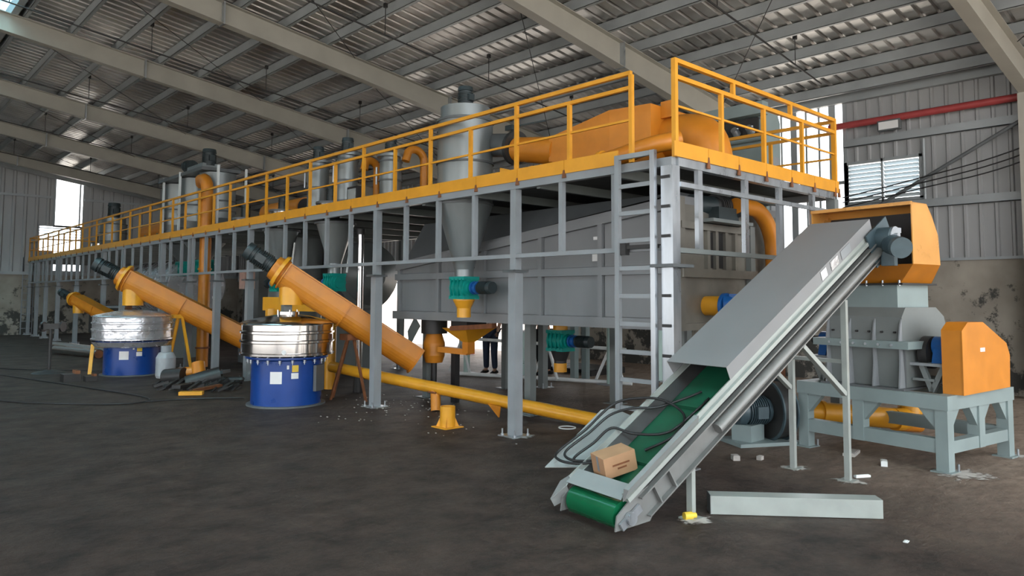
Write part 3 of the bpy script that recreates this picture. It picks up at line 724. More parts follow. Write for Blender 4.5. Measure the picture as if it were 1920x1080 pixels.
# dust collector behind the platform
dc = thing('dust_collector', 'blue grey bag dust collector with a row of pulse valves behind the platform', 'dust collector', (11.6, 7, 0))
W = lambda n, mb, M, lab=None: world_part(n, mb, M, dc, lab)
W('housing', MB().prism([(11.0, 5.85, 2.0), (11.5, 5.85, 2.0), (11.5, 5.85, 4.6), (11.4, 5.85, 4.78), (11.1, 5.85, 4.78), (11.0, 5.85, 4.6)], (0, 4.4, 0)), GREYB)
W('top_tank', MB().box(10.82, 5.8, 4.66, 11.02, 10.25, 4.86), GREYB)
W('dark_recess', MB().box(10.96, 5.95, 4.36, 11.005, 10.1, 4.64), DARK)
W('manifold', MB().cyl((10.93, 5.85, 4.30), (10.93, 10.2, 4.30), .06, n=12), GREYB)
for k in range(16): W('pulse_valve', MB().cyl((10.93, 6.05 + k * .26, 4.40), (10.82, 6.05 + k * .26, 4.46), .07, .055, n=12).cyl((10.93, 6.05 + k * .26, 4.3), (10.93, 6.05 + k * .26, 4.5), .03, n=8), GALV)
for (x, y) in ((11.08, 5.95), (11.42, 5.95), (11.08, 10.1), (11.42, 10.1)): W('leg', MB().box(x - .06, y - .06, 0, x + .06, y + .06, 2.0), GREYB)
W('hopper', MB().frustum([(11.15, 7.6, 1.3), (11.35, 7.6, 1.3), (11.35, 8.2, 1.3), (11.15, 8.2, 1.3)], [(11.0, 5.85, 2.0), (11.5, 5.85, 2.0), (11.5, 10.25, 2.0), (11.0, 10.25, 2.0)]), GREYB)
W('door', MB().box(11.1, 5.82, 2.6, 11.4, 5.85, 4.0), GREYL)

# end bay blower and elbow
bl = thing('end_blower', 'dark ribbed blower with flexible hose on top of the dryer end', 'blower', (7.6, 4.9, 2.6))
W = lambda n, mb, M, lab=None: world_part(n, mb, M, bl, lab)
W('base', MB().box(7.45, 4.62, 2.58, 8.35, 5.3, 2.62), GREY)
W('housing', MB().box(7.7, 4.7, 2.62, 8.15, 5.2, 2.78).cyl((7.5, 4.95, 2.8), (7.85, 4.9, 2.8), .13, n=20), MOTOR)
fh = MB().cyl((7.85, 4.9, 2.8), (8.1, 4.86, 2.82), .13, n=20)
for k in range(6): fh.cyl((7.88 + k * .045, 4.89, 2.8), (7.9 + k * .045, 4.89, 2.8), .16, n=20)
W('flexible_hose', fh, DARK)
eb = thing('elbow_duct', 'orange curved duct bending down inside the near end bay', 'duct', (8.6, 4.8, 2))
pts = [(8.1, 4.72, 2.82), (8.35, 4.70, 2.82)] + arc((8.4, 4.68, 2.27), .55, pi / 2, 0, (1, 0, 0), (0, 0, 1), 10)[1:] + [(8.95, 4.66, 1.2), (8.95, 4.66, .8)]
world_part('pipe', MB().tube(pts, .10, n=20), ORANGE, eb)
world_part('collar', MB().cyl((8.12, 4.72, 2.82), (8.16, 4.72, 2.82), .14, n=20), DARK, eb)
eb2 = thing('support_stub', 'rusty brown post under the orange elbow duct', 'post', (8.95, 4.66, 0))
world_part('post', MB().box(8.88, 4.58, .012, 9.02, 4.74, .8), RUST, eb2); world_part('base', MB().box(8.8, 4.5, 0, 9.1, 4.82, .012), RUST, eb2)

# ------------------------------------------------------------------ vibrating sieves
def sieve(label, x, y, rb, rd, zb, wrapped):
    t = thing('vibrating_sieve', label, 'sieve', (x, y, 0), group='round sieves')
    W = lambda n, mb, M, lab=None, par=t: world_part(n, mb, M, par, lab)
    W('base_ring', MB().cyl((x, y, 0), (x, y, .025), rb * 1.12, n=48), GREYD)
    W('base_drum', MB().cyl((x, y, .025), (x, y, zb), rb, n=64), BLUE)
    W('upper_flange', MB().lathe((x, y, 0), [(rb, zb - .03), (rd * .9, zb), (rd * .9, zb + .03), (rb, zb + .03)], n=48), BLUE)
    ns = 20
    for k in range(ns):
        a = 2 * pi * k / ns; px, py = x + rd * .84 * cos(a), y + rd * .84 * sin(a)
        mb = MB()
        for j in range(5): mb.cyl((px, py, zb - .05 + j * .024), (px, py, zb - .037 + j * .024), .026, n=8)
        mb.cyl((px, py, zb - .08), (px, py, zb + .1), .008, n=6)
        W('spring', mb, GALV)
    D1 = FOIL if wrapped else STEEL
    h = .195 if not wrapped else .2; z = zb + .07
    for k in range(3):
        W('screen_deck', MB().lathe((x, y, 0), [(rd * .985, z), (rd, z + .03), (rd, z + h - .03), (rd * .985, z + h)], n=72), D1)
        W('clamp_ring', MB().lathe((x, y, 0), [(rd, z - .018), (rd + .022, z - .014), (rd + .022, z + .014), (rd, z + .018)], n=72), D1)
        h = .14; z += (.195 if k == 0 else .14) if not wrapped else (.2 if k == 0 else .14)
    W('clamp_ring', MB().lathe((x, y, 0), [(rd, z - .018), (rd + .018, z), (rd, z + .012)], n=72), D1)
    W('lid', MB().lathe((x, y, 0), [(rd, z), (rd * .93, z + .03), (rd * .5, z + .10), (rd * .2, z + .13), (0, z + .13)], n=72), D1)
    if not wrapped:
        W('inlet_collar', MB().lathe((x, y, 0), [(.17, z + .1), (.17, z + .17), (.13, z + .17), (.13, z + .1)], n=32), STEEL)
        for a in (.2, 1.7, 3.1, 4.4): W('clamp_bolt', MB().cyl((x + .17 * cos(a), y + .17 * sin(a), z + .1), (x + .17 * cos(a), y + .17 * sin(a), z + .2), .012, n=6), STEEL)
    # direction towards the viewer for the stickers, on the drum's curved face
    a0 = atan2(-y, -x)
    def sticker(da, z0, z1, wd, M, lab):
        mb = MB(); n = 6; R = rb + .003
        A = [(x + R * cos(a0 + da + wd * i / n), y + R * sin(a0 + da + wd * i / n)) for i in range(n + 1)]
        B = [(x + (R + .003) * cos(a0 + da + wd * i / n), y + (R + .003) * sin(a0 + da + wd * i / n)) for i in range(n + 1)]
        vs = [(p[0], p[1], z0) for p in B] + [(p[0], p[1], z1) for p in B]
        mb.add(vs, [(i, i + 1, n + 2 + i, n + 1 + i) for i in range(n)], True)
        W('sticker', mb, M, lab)
    sticker(-.46, zb * .50, zb * .75, .33, WHITE, 'white notice')
    sticker(.14, zb * .74, zb * .88, .18, LYEL, 'yellow warning sticker')
    sticker(.12, zb * .60, zb * .72, .20, WHITE, 'small white plate')
    sticker(.0, zb * .80, zb * .88, .06, WHITE, 'tiny white tag')
    if not wrapped:
        # discharge cover on the right of the drum
        a = a0 + 1.02
        c = V((x + rb * cos(a), y + rb * sin(a), zb * .58)); n_ = V((cos(a), sin(a), 0)); s_ = V((-sin(a), cos(a), 0))
        W('side_cover', MB().prism([c + s_ * .12 + V((0, 0, -.2)), c - s_ * .12 + V((0, 0, -.2)), c - s_ * .12 + V((0, 0, .2)), c + s_ * .12 + V((0, 0, .2))], n_ * .05), GREYD)
        cc = V((x + rd * cos(a0 - .07), y + rd * sin(a0 - .07), zb + .12)); nn = V((cos(a0), sin(a0), 0))
        W('round_tag', MB().cyl(cc, cc + nn * .02, .035, n=20), WHITE, 'white round tag')
    return t
sieve('nearest round sieve: polished steel drum on a blue base, stickers in front', 5.37, 11.04, .537, .70, .73, False)
s2 = sieve('plastic-wrapped round sieve on a blue base, the farther left one', 4.86, 17.3, .56, .79, .70, True)
obj('loose_wrap', MB().lathe((4.86, 17.3, 0), [(.80, .72), (.74, .62), (.70, .60), (.60, .66)], n=40), FOIL, s2, 'hanging plastic wrap')

# ------------------------------------------------------------------ screw conveyors
def screw(label, a, b, r, motor_at=True, wrap=False, leg=None, spout=.35):
    a, b = V(a), V(b); d = (b - a).normalized(); _, e1, e2 = basis(d)
    t = thing('screw_conveyor', label, 'screw conveyor', tuple(a), group='orange screw conveyors')
    W = lambda n, mb, M, lab=None: world_part(n, mb, M, t, lab)
    # trough: rounded below, flat lid on top
    prof = []
    for k in range(15):
        th = pi + pi * k / 14
        prof.append((r * cos(th), r * sin(th)))
    prof += [(r, r * .75), (-r, r * .75)]
    W('trough', MB().frustum([a + e1 * u + e2 * v for u, v in prof], [b + e1 * u + e2 * v for u, v in prof]), ORANGE)
    W('lid', MB().bar(a + e2 * r * .80, b + e2 * r * .80, r * 2.25, .02, upv=tuple(e2)), ORANGE)
    for k in (.0, .45, 1.0):
        c = a + (b - a) * k
        W('joint_flange', MB().frustum([c + e1 * u * 1.1 + e2 * v * 1.12 - d * .012 for u, v in prof], [c + e1 * u * 1.1 + e2 * v * 1.12 + d * .012 for u, v in prof]), ORANGE)
    W('head_hood', MB().cyl(a - d * .02, a - d * .22, r * .95, r * .8, n=8), ORANGE)
    W('wrap_collar', MB().cyl(a - d * .06, a - d * .12, r * 1.2, r * 1.12, n=12), YELLOW)
    motor_parts(t, a - d * .24, -d, r * .62, r * 2.0)
    W('spout', MB().cyl(a + d * .12, a + d * .12 - V((0, 0, spout)), r * .82, r * .8, n=24), YELLOW)
    for f in (.55, .8):
        c = a + (b - a) * f + e1 * r * 1.0
        W('lifting_eye', MB().cyl(c - d * .03 + e1 * .0, c + d * .03, .02, n=8), YELLOW)
    return t
sc1 = screw('nearest thick orange screw conveyor sloping up to the polished sieve', (5.33, 11.09, 2.04), (7.16, 10.06, .66), .235, spout=.42)
world_part('drop_chute', MB().bar((5.35, 11.06, 1.32), (5.35, 11.06, 1.66), .10, .14), GREY, sc1)
sc2 = screw('middle orange screw conveyor sloping up to the plastic-wrapped sieve', (4.75, 17.4, 2.03), (6.95, 16.25, .72), .26, spout=.5)
sc3 = screw('small distant orange screw conveyor at the far left', (5.40, 25.0, 1.55), (6.3, 23.6, .85), .19, spout=.35)
# trestle under the nearest one
tr = thing('trestle', 'rusty a-frame trestle propping the nearest orange screw conveyor', 'trestle', (6.2, 10.7, 0))
for (a, b) in (((6.25, 11.15, 0), (6.28, 10.72, 1.02)), ((6.4, 10.35, 0), (6.3, 10.6, 1.02)), ((6.1, 10.95, .0), (6.24, 10.68, 1.02))):
    world_part('leg', MB().bar(a, b, .035, .035), RUST, tr)
world_part('head', MB().box(6.16, 10.55, .98, 6.4, 10.8, 1.08), RUST, tr)
tr = thing('trestle', 'yellow a-frame trestle propping the middle orange screw conveyor', 'trestle', (5.6, 16.9, 0))
for (a, b) in (((5.45, 16.9, 0), (5.62, 16.85, 1.22)), ((5.8, 16.4, 0), (5.68, 16.75, 1.22)), ((5.55, 17.2, 0), (5.64, 16.85, 1.22))):
    world_part('leg', MB().bar(a, b, .05, .05), YELLOW, tr)
world_part('head', MB().box(5.5, 16.7, 1.2, 5.75, 16.95, 1.28), YELLOW, tr)
tr = thing('prop', 'short yellow leaning prop at the left of the wrapped sieve', 'prop', (4.2, 18.5, 0))
world_part('post', MB().bar((4.15, 17.75, 0), (4.25, 18.0, .62), .07, .05), YELLOW, tr)

# ------------------------------------------------------------------ yellow ducts and hoppers under the platform
yd = thing('transfer_duct', 'yellow box duct with round drop leg behind the nearest sieve', 'duct', (6.4, 13, 0))
world_part('duct', MB().bar((6.35, 13.9, 1.54), (6.75, 11.9, 1.54), .28, .26), YELLOW, yd)
world_part('drop_leg', MB().cyl((6.3, 13.6, .02), (6.3, 13.6, 1.45), .14, n=20), YELLOW, yd)
world_part('drop_leg', MB().cyl((6.72, 12.1, .02), (6.72, 12.1, 1.45), .10, n=20), YELLOW, yd)
fu = thing('collecting_hopper', 'orange funnel hopper below the dryer, behind the long yellow pipe', 'hopper', (7.6, 9.3, 0))
W = lambda n, mb, M, lab=None: world_part(n, mb, M, fu, lab)
cx, cy = 7.45, 9.05
q = lambda r, z, ox=0, oy=0: [(cx - r + ox, cy - r + oy, z), (cx + r + ox, cy - r + oy, z), (cx + r + ox, cy + r + oy, z), (cx - r + ox, cy + r + oy, z)]
W('throat', MB().frustum(q(.2, 1.2), q(.2, 1.32)), DARK)
W('funnel', MB().frustum(q(.07, .98), q(.30, 1.2)), YELLOW)
W('spout', MB().box(cx - .07, cy - .07, .80, cx + .07, cy + .07, .98), ORANGE)
W('side_arm', MB().bar((cx, cy + .0, .82), (cx - .1, cy + .62, .84), .10, .09), ORANGE)
W('top_rail', MB().bar((7.15, 8.1, 1.27), (7.15, 9.1, 1.2), .08, .07), RUST)
W('prop', MB().box(cx - .05, cy + .28, 0, cx + .05, cy + .38, .80), BLACK, 'black prop')
fu2 = thing('round_outlet', 'orange rounded outlet with dark throat below the left end of the dryer', 'outlet', (7.5, 10.2, 0))
world_part('throat', MB().cyl((7.45, 9.95, 1.08), (7.45, 9.95, 1.32), .22, n=24), DARK, fu2)
world_part('shell', MB().lathe((7.45, 9.95, 0), [(.14, .6), (.18, .72), (.18, .92), (.13, 1.08), (.0, 1.08)], n=20), ORANGE, fu2)
world_part('base_foot', MB().cyl((7.45, 9.95, 0), (7.45, 9.95, .6), .05, n=12), DARK, fu2)
world_part('side_plate', MB().plate([(7.3, 10.3, 1.35), (7.3, 10.5, 1.1), (7.3, 10.45, .85), (7.3, 10.15, 1.2)], .02), GREYB, fu2)

# big vessels behind
VES = mat('vessel grey', (.17, .19, .19), .42, .2, .15, 1.5)
t = thing('drum_dryer', 'dark grey horizontal drum with cone end left of the panelled dryer', 'vessel', (8.2, 13, 0))
world_part('shell', MB().cyl((8.7, 14.1, 2.15), (8.7, 17.2, 2.15), .72, n=40), VES, t)
world_part('cone_end', MB().cyl((8.7, 14.1, 2.15), (8.6, 13.65, 2.1), .72, .25, n=40), VES, t)
for y in (14.15, 15.6, 17.1): world_part('hoop', MB().lathe((8.7, y, 2.15), [(.72, -.03), (.77, -.03), (.77, .03), (.72, .03)], n=40, axis=(0, 1, 0)), GREYD, t)
for y in (14.6, 16.7): world_part('cradle', MB().box(8.2, y - .08, 0, 9.2, y + .08, 1.6), GREY, t)
t = thing('vertical_tank', 'dark grey upright tank behind the nearest sieve, under the deck', 'tank', (7.7, 15.5, 0))
world_part('shell', MB().lathe((7.25, 14.6, 0), [(0, 2.95), (.55, 2.9), (.55, 1.2), (.25, .6), (.25, .4)], n=36), VES, t)
for a in range(4): world_part('leg', MB().box(7.25 + .5 * cos(a * pi / 2 + .7) - .04, 14.6 + .5 * sin(a * pi / 2 + .7) - .04, 0, 7.25 + .5 * cos(a * pi / 2 + .7) + .04, 14.6 + .5 * sin(a * pi / 2 + .7) + .04, 1.6), GREY, t)
t = thing('silver_pole', 'bright silver insulated standpipe left of the dryer', 'pipe', (6.95, 11.4, 0))
world_part('pipe', MB().cyl((6.95, 11.5, .35), (6.95, 11.5, 2.8), .055, n=16), STEEL, t)
world_part('head', MB().cyl((6.95, 11.5, 2.8), (6.95, 11.5, 2.9), .08, n=16), DARK, t); world_part('foot', MB().cyl((6.95, 11.5, 0), (6.95, 11.5, .35), .09, n=16), DARK, t)
# foil drum
t = thing('foil_drum', 'foil-clad horizontal drum under the deck above the wrapped sieve', 'vessel', (7.4, 21.5, 0))
world_part('shell', MB().cyl((7.25, 20.3, 1.95), (7.25, 24.2, 1.95), .75, n=40), FOIL, t)
for y in (20.35, 21.5, 22.6, 23.6, 24.15): world_part('hoop', MB().lathe((7.25, y, 1.95), [(.75, -.03), (.77, -.03), (.77, .03), (.75, .03)], n=40, axis=(0, 1, 0)), GALV, t)
for y in (21.0, 23.4): world_part('cradle', MB().box(6.8, y - .1, 0, 7.7, y + .1, 1.4), GREY, t)
# far vessel and machine blocks
t = thing('mixer_tank', 'squat dark tank with rim beyond the wrapped sieve', 'tank', (6.9, 26.5, 0))
world_part('shell', MB().lathe((7.0, 26.8, 0), [(0, 1.35), (.8, 1.35), (.8, .5), (.6, .3), (0, .3)], n=32), DARK, t)
world_part('rim', MB().lathe((7.0, 26.8, 0), [(.8, 1.35), (.88, 1.35), (.88, 1.28), (.8, 1.28)], n=32), GREYL, t)
for a in range(4): world_part('leg', MB().cyl((7.0 + .6 * cos(a * pi / 2), 26.8 + .6 * sin(a * pi / 2), 0), (7.0 + .6 * cos(a * pi / 2), 26.8 + .6 * sin(a * pi / 2), .5), .04, n=8), GREY, t)
t = thing('feed_hopper', 'green grey feed box with cone under the far platform', 'hopper', (7.2, 24.6, 0))
world_part('box', MB().box(7.4, 24.9, 2.0, 8.1, 25.7, 2.7), GREYB, t)
world_part('cone', MB().frustum([(7.6, 25.1, 1.5), (7.9, 25.1, 1.5), (7.9, 25.5, 1.5), (7.6, 25.5, 1.5)], [(7.4, 24.9, 2.0), (8.1, 24.9, 2.0), (8.1, 25.7, 2.0), (7.4, 25.7, 2.0)]), GREYB, t)
world_part('stand', MB().box(7.7, 25.25, 0, 7.8, 25.35, 1.5), GREY, t)
t = thing('bucket_column', 'dark square elevator column beyond the middle screw motor', 'machine', (7.0, 22.5, 0))
world_part('column', MB().box(8.6, 25.8, 0, 9.1, 26.4, 3.0), GREYD, t)
t = thing('rust_column', 'orange brown upright duct in the far bay', 'duct', (6.9, 24.2, 0))
world_part('duct', MB().box(6.7, 24.6, 0.02, 6.85, 24.8, 2.4), RUST, t)
world_part('foot', MB().box(6.6, 24.5, 0, 6.95, 24.9, .02), RUST, t)
# equipment rows behind for density
t = thing('elevator_casing', 'tall grey elevator casing behind the middle of the line', 'machine', (8.9, 17.0, 0))
world_part('casing', MB().box(7.9, 17.9, 0, 8.4, 18.5, 3.0), VES, t)
world_part('boot', MB().box(7.75, 17.7, 0, 8.55, 18.7, .5), GREYD, t)
t = thing('pink_box', 'pale pink control box under the deck between the middle posts', 'box', (7.1, 15.0, 1.9))
world_part('box', MB().box(7.05, 16.75, 1.85, 7.3, 17.05, 2.25), mat('pale pink paint', (.55, .36, .30), .5), t)
world_part('stand', MB().box(7.13, 16.85, 0, 7.21, 16.93, 1.85), DARK, t)

# ------------------------------------------------------------------ conveyor (slope frame)
A0 = radians(-8.5); uc = V((cos(A0), sin(A0), 0)); wc = V((-sin(A0), cos(A0), 0)); IN = radians(31.8)
O = V((4.458, 3.341, .13)); lv_ = uc * cos(IN) + V((0, 0, sin(IN))); hv = -uc * sin(IN) + V((0, 0, cos(IN)))
C3 = lambda l, w_, h: O + lv_ * l + wc * w_ + hv * h
cv = thing('belt_conveyor', 'grey covered belt conveyor rising from the floor to the orange hood', 'conveyor', (O.x, O.y, 0))
K = lambda n, mb, M, lab=None: world_part(n, mb, M, cv, lab)
def cbox(mb, l0, w0, h0, l1, w1, h1):
    return mb.prism([C3(l0, w0, h0), C3(l1, w0, h0), C3(l1, w1, h0), C3(l0, w1, h0)], hv * (h1 - h0))
WD = .62; LE = 4.0
MET = mat('conveyor grey', (.19, .195, .19), .38, .25, .12, 5)
for sgn, w0 in ((-1, 0), (1, WD)):
    i = 1 if sgn < 0 else -1
    # lower channel, slot, upper flange rail
    K('side_channel', cbox(cbox(cbox(MB(), -.02, w0, .0, LE, w0 + i * .012, .15), -.02, w0 - i * .045, -.012, LE, w0 + i * .012, .0), -.02, w0 - i * .045, .15, LE, w0 + i * .012, .162), MET)
    K('return_pipe', MB().cyl(C3(.9, w0 - i * .035, .075), C3(LE - .1, w0 - i * .035, .075), .045, n=14), MET)
    K('belt_slot', cbox(MB(), 0, w0 + i * .004, .162, LE, w0 + i * .02, .20), BLACK, 'dark slot')
    K('upper_rail', cbox(cbox(MB(), -.12, w0 - i * .03, .20, LE, w0 + i * .03, .235), -.12, w0 + i * .0, .235, LE, w0 + i * .012, .275), CHAN)
K('belt', cbox(MB(), -.16, .05, .135, LE, WD - .05, .15), GREEN)
K('side_liner', MB().plate([C3(-.05, WD - .03, .235), C3(LE - .1, WD - .03, .235), C3(LE - .1, WD - .10, .153), C3(-.05, WD - .10, .153)], .006), DARK)
K('side_liner', MB().plate([C3(-.05, .03, .235), C3(LE - .1, .03, .235), C3(LE - .1, .10, .153), C3(-.05, .10, .153)], .006), DARK)
for l in (.28, .98, 1.7): K('cleat', cbox(MB(), l, .10, .15, l + .02, WD - .10, .185), GREEN)
K('return_belt', cbox(MB(), -.16, .05, .02, LE, WD - .05, .03), GREEN)
K('tail_roller', MB().cyl(C3(-.17, .045, .105), C3(-.17, WD - .045, .105), .105, n=36), GREENR)
K('head_roller', MB().cyl(C3(LE, .045, .105), C3(LE, WD - .045, .105), .105, n=36), DARK)
for w0 in (0, WD): K('bearing_plate', MB().prism([C3(-.32, w0 - .006, .10), C3(-.02, w0 - .006, -.06), C3(.12, w0 - .006, .0), C3(.12, w0 - .006, .16), C3(-.05, w0 - .006, .2), C3(-.25, w0 - .006, .18)], wc * .012), MET)
K('bearing_block', MB().cyl(C3(-.17, -.01, .10), C3(-.17, -.05, .10), .045, n=16).bar(C3(-.27, -.02, .10), C3(-.05, -.02, .10), .02, .06), GALV)
for l in (.12, .3): K('web_stiffener', cbox(MB(), l, -.045, .0, l + .012, .0, .15), MET)
# cover
cvp = [(0.0, .275), (-.015, .40), (WD + .015, .40), (WD, .275)]
K('cover', MB().add([C3(l, a, h) for l in (1.27, 3.80) for a, h in cvp] + [C3(l, a + (.004 if k < 2 else -.004), h - .004) for l in (1.27, 3.80) for k, (a, h) in enumerate(cvp)],
                    [(0, 1, 5, 4), (1, 2, 6, 5), (2, 3, 7, 6), (8, 9, 13, 12), (9, 10, 14, 13), (10, 11, 15, 14), (0, 1, 9, 8), (1, 2, 10, 9), (2, 3, 11, 10), (4, 5, 13, 12), (5, 6, 14, 13), (6, 7, 15, 14)]), mat('cover sheet', (.235, .24, .245), .5, 0, .05, 2))
for l0, l1, M in ((2.80, 2.90, WHITE), (2.98, 3.12, FOIL), (3.18, 3.36, GREYL)):
    f = lambda l, t_: C3(l, -.002 - .015 * t_ - .003, .275 + .125 * t_)
    K('tape', MB().plate([f(l0, .15), f(l1, .15), f(l1, .85), f(l0, .85)], .002), M, 'pale tape patch')
# skirts at the loading end
SK = mat('skirt sheet', (.30, .32, .315), .4, .1, .06, 5)
K('right_skirt', MB().frustum([C3(-.15, -.01, .23), C3(-.15, .0, .23), C3(.78, .0, .23), C3(.78, -.01, .23)], [C3(-.12, -.09, .33), C3(-.12, -.04, .33), C3(.74, -.04, .33), C3(.74, -.09, .33)]), SK)
K('front_lip', MB().plate([C3(-.16, .0, .25), C3(-.16, WD, .25), C3(-.02, WD - .02, .27), C3(-.02, .02, .27)], .006), SK)
K('left_bracket', MB().plate([C3(-.30, WD + .10, .17), C3(-.14, WD + .12, .21), C3(-.06, WD, .26), C3(-.18, WD - .02, .24)], .008).plate([C3(-.30, WD + .10, .17), C3(-.30, WD + .10, .10), C3(-.18, WD, .12), C3(-.18, WD - .02, .24)], .008), SK)
q0, q1, q2, q3, q4 = V((5.10, 3.87, .66)), V((5.12, 4.20, .72)), V((5.02, 4.26, .71)), V((4.36, 4.30, .31)), V((4.62, 3.95, .33))
K('left_skirt', MB().add([q0, q1, q2, q3, q4] + [p + V((0, 0, -.006)) for p in (q0, q1, q2, q3, q4)], [(0, 1, 2, 3, 4), (9, 8, 7, 6, 5), (0, 1, 6, 5), (1, 2, 7, 6), (2, 3, 8, 7), (3, 4, 9, 8), (4, 0, 5, 9)]), SK)
# legs
def cleg(x, y, zt, s=.05): K('leg', MB().box(x - s / 2, y - s / 2, .01, x + s / 2, y + s / 2, zt).box(x - .07, y - .07, 0, x + .07, y + .07, .01), CHAN)
cleg(4.95, 3.30, .44); cleg(5.05, 3.90, .46); cleg(7.04, 2.98, 1.68); cleg(7.14, 3.56, 1.68)
K('brace', MB().bar((6.38, 3.08, 1.27), (7.02, 2.985, .80), .05, .04), CHAN)
K('brace', MB().bar((6.48, 3.67, 1.27), (7.12, 3.57, .80), .05, .04), CHAN)
K('cross_tie', MB().bar((7.04, 2.98, 1.1), (7.14, 3.56, 1.1), .035, .035), CHAN)
# drive
K('drive_plate', MB().prism([C3(3.62, -.02, -.05), C3(4.04, -.02, -.05), C3(4.04, -.02, .3), C3(3.62, -.02, .3)], wc * -.015), MOTORB)
gc = C3(3.80, -.12, .12); md_ = (-uc * .62 - wc * .75 + V((0, 0, -.22))).normalized()
mo = K('drive_motor', MB().cyl(gc, gc + md_ * .26, .085, n=24).cyl(gc + md_ * .22, gc + md_ * .29, .10, n=24), MOTORB)
for k in range(7): obj('cooling_fin', MB().cyl(gc + md_ * (.06 + .022 * k), gc + md_ * (.068 + .022 * k), .097, n=24), MOTORB, mo)
obj('gear_case', MB().cyl(C3(3.83, -.03, .16), C3(3.83, -.17, .16), .11, n=20).bar(gc - md_ * .02, gc - md_ * .14, .16, .16), MOTORB, mo)
obj('cover_plate', MB().cyl(C3(3.85, -.17, .18), C3(3.85, -.185, .18), .085, n=20).cyl(C3(3.85, -.18, .18), C3(3.85, -.21, .18), .02, n=12), GALV, mo)
obj('terminal_box', MB().bar(gc + V((0, 0, .13)), gc + V((0, 0, .13)) + uc * .14, .10, .05), GALV, mo)
K('motor_bracket', MB().bar(gc + V((0, 0, -.08)), gc + V((0, 0, -.22)), .12, .09), MOTORB)

# hoses on the conveyor
def hose(label, pts, r=.011):
    return tag(obj('hose', MB().tube(smooth(pts, 8), r, n=8), BLACK), label, 'hose', 'black hoses on the conveyor')
T_ = lambda *a: tuple(C3(*a))
hose('upper black hose coiled over the left skirt of the belt conveyor', [T_(.42, .30, .17), T_(.62, .14, .19), T_(.86, .22, .19), T_(.92, .45, .26), T_(.85, .64, .31), (5.0, 4.10, .78), (4.75, 4.20, .58), (4.48, 4.27, .42), (4.40, 4.18, .38), (4.42, 4.02, .375), (4.5, 3.86, .40)])
hose('middle black hose running from the skirt across the green belt', [T_(1.2, .30, .17), T_(1.05, .36, .20), T_(.85, .5, .235), T_(.72, .64, .30), (4.9, 4.06, .70), (4.72, 4.13, .57), (4.5, 4.20, .43), (4.44, 4.08, .39), (4.5, 3.92, .40)])
hose('lower black hose looping round behind the cardboard box', [T_(1.12, .16, .18), T_(.95, .14, .20), T_(.66, .24, .175), T_(.52, .48, .22), T_(.45, .64, .30), (4.66, 4.04, .50), (4.5, 4.10, .40), (4.43, 4.02, .37)])
# cardboard box
cb = thing('cardboard_box', 'small brown cardboard box with dark print resting on the conveyor lip', 'box', (4.6, 3.72, .39), rz=radians(-56))
lb = MB()
lb.box(-.14, -.10, 0, .14, .10, .16)
obj('carton', lb, CARD, cb, local=True)
for k, (a, b) in enumerate(((-.07, .08), (-.03, .05))):
    obj('print', MB().box(a, -.1015, .08 - k * .03, b, -.1005, .094 - k * .03), RUST, cb, 'blurred dark print', local=True)
obj('tape', MB().box(-.1415, -.015, .04, -.1405, .015, .16), GREYL, cb, 'clear tape strip', local=True)
cb.rotation_euler = (0, 0, 0)
ux = V((.93, -.36, .22)).normalized(); nz_ = (hv * .5 + V((0, 0, .5))).normalized(); uy = nz_.cross(ux).normalized(); nz_ = ux.cross(uy)
mm_ = Matrix((ux, uy, nz_)).transposed().to_4x4(); mm_.translation = V((4.53, 3.70, .355)); cb.matrix_basis = mm_

# ------------------------------------------------------------------ shredder, hood, guard and stand (rotated frame)
T0 = V((8.10, 2.48, 0)); u2 = V((cos(A0), sin(A0), 0)); w2 = V((-sin(A0), cos(A0), 0))
T3 = lambda u, w_, z: T0 + u2 * u + w2 * w_ + V((0, 0, z))
def tbox(mb, u0, w0, z0, u1, w1, z1): return mb.prism([T3(u0, w0, z0), T3(u1, w0, z0), T3(u1, w1, z0), T3(u0, w1, z0)], V((0, 0, z1 - z0)))
TU, TW, TZ = 1.32, 1.52, .745
st = thing('shredder_stand', 'heavy blue-grey steel stand with gusseted legs under the shredder', 'stand', tuple(T0))
K = lambda n, mb, M, lab=None: world_part(n, mb, M, st, lab)
for (a, b) in ((0, 0), (TU, 0), (0, TW), (TU, TW), (0, .86), (TU * .5, 0)):
    low = 0 if (a in (0, TU) and b in (0, TW)) else .18
    K('leg', tbox(MB(), a - .06, b - .06 if b == 0 else b - .06, low, a + .06, b + .06, TZ - .13), GREYB)
K('top_beam', tbox(MB(), -.07, -.07, TZ - .14, .07, TW + .07, TZ), GREYB)
K('top_beam', tbox(MB(), TU - .07, -.07, TZ - .14, TU + .07, TW + .07, TZ), GREYB)
K('top_beam', tbox(MB(), .07, -.07, TZ - .14, TU - .07, .07, TZ), GREYB)
K('top_beam', tbox(MB(), .07, TW - .07, TZ - .14, TU - .07, TW + .07, TZ), GREYB)
K('foot_beam', tbox(MB(), -.05, .06, .18, .05, TW - .06, .32), GREYB)
K('foot_beam', tbox(MB(), TU - .05, .06, .18, TU + .05, TW - .06, .32), GREYB)
K('foot_beam', tbox(MB(), .06, -.05, .18, TU - .06, .05, .3), GREYB)
for (u0, w0, du, dw) in ((0, .06, 0, 1), (0, .8, 0, -1), (0, TW - .06, 0, -1), (.06, 0, 1, 0), (TU * .5 - .06, 0, -1, 0), (TU * .5 + .06, 0, 1, 0), (TU - .06, 0, -1, 0)):
    g = .17; a, b = T3(u0, w0, TZ - .14), T3(u0, w0, TZ - .14 - g * 1.2); c = T3(u0 + du * g, w0 + dw * g, TZ - .14)
    n_ = w2 if du else u2
    K('gusset', MB().prism([a - n_ * .04, b - n_ * .04, c - n_ * .04], n_ * .08), GREYB)
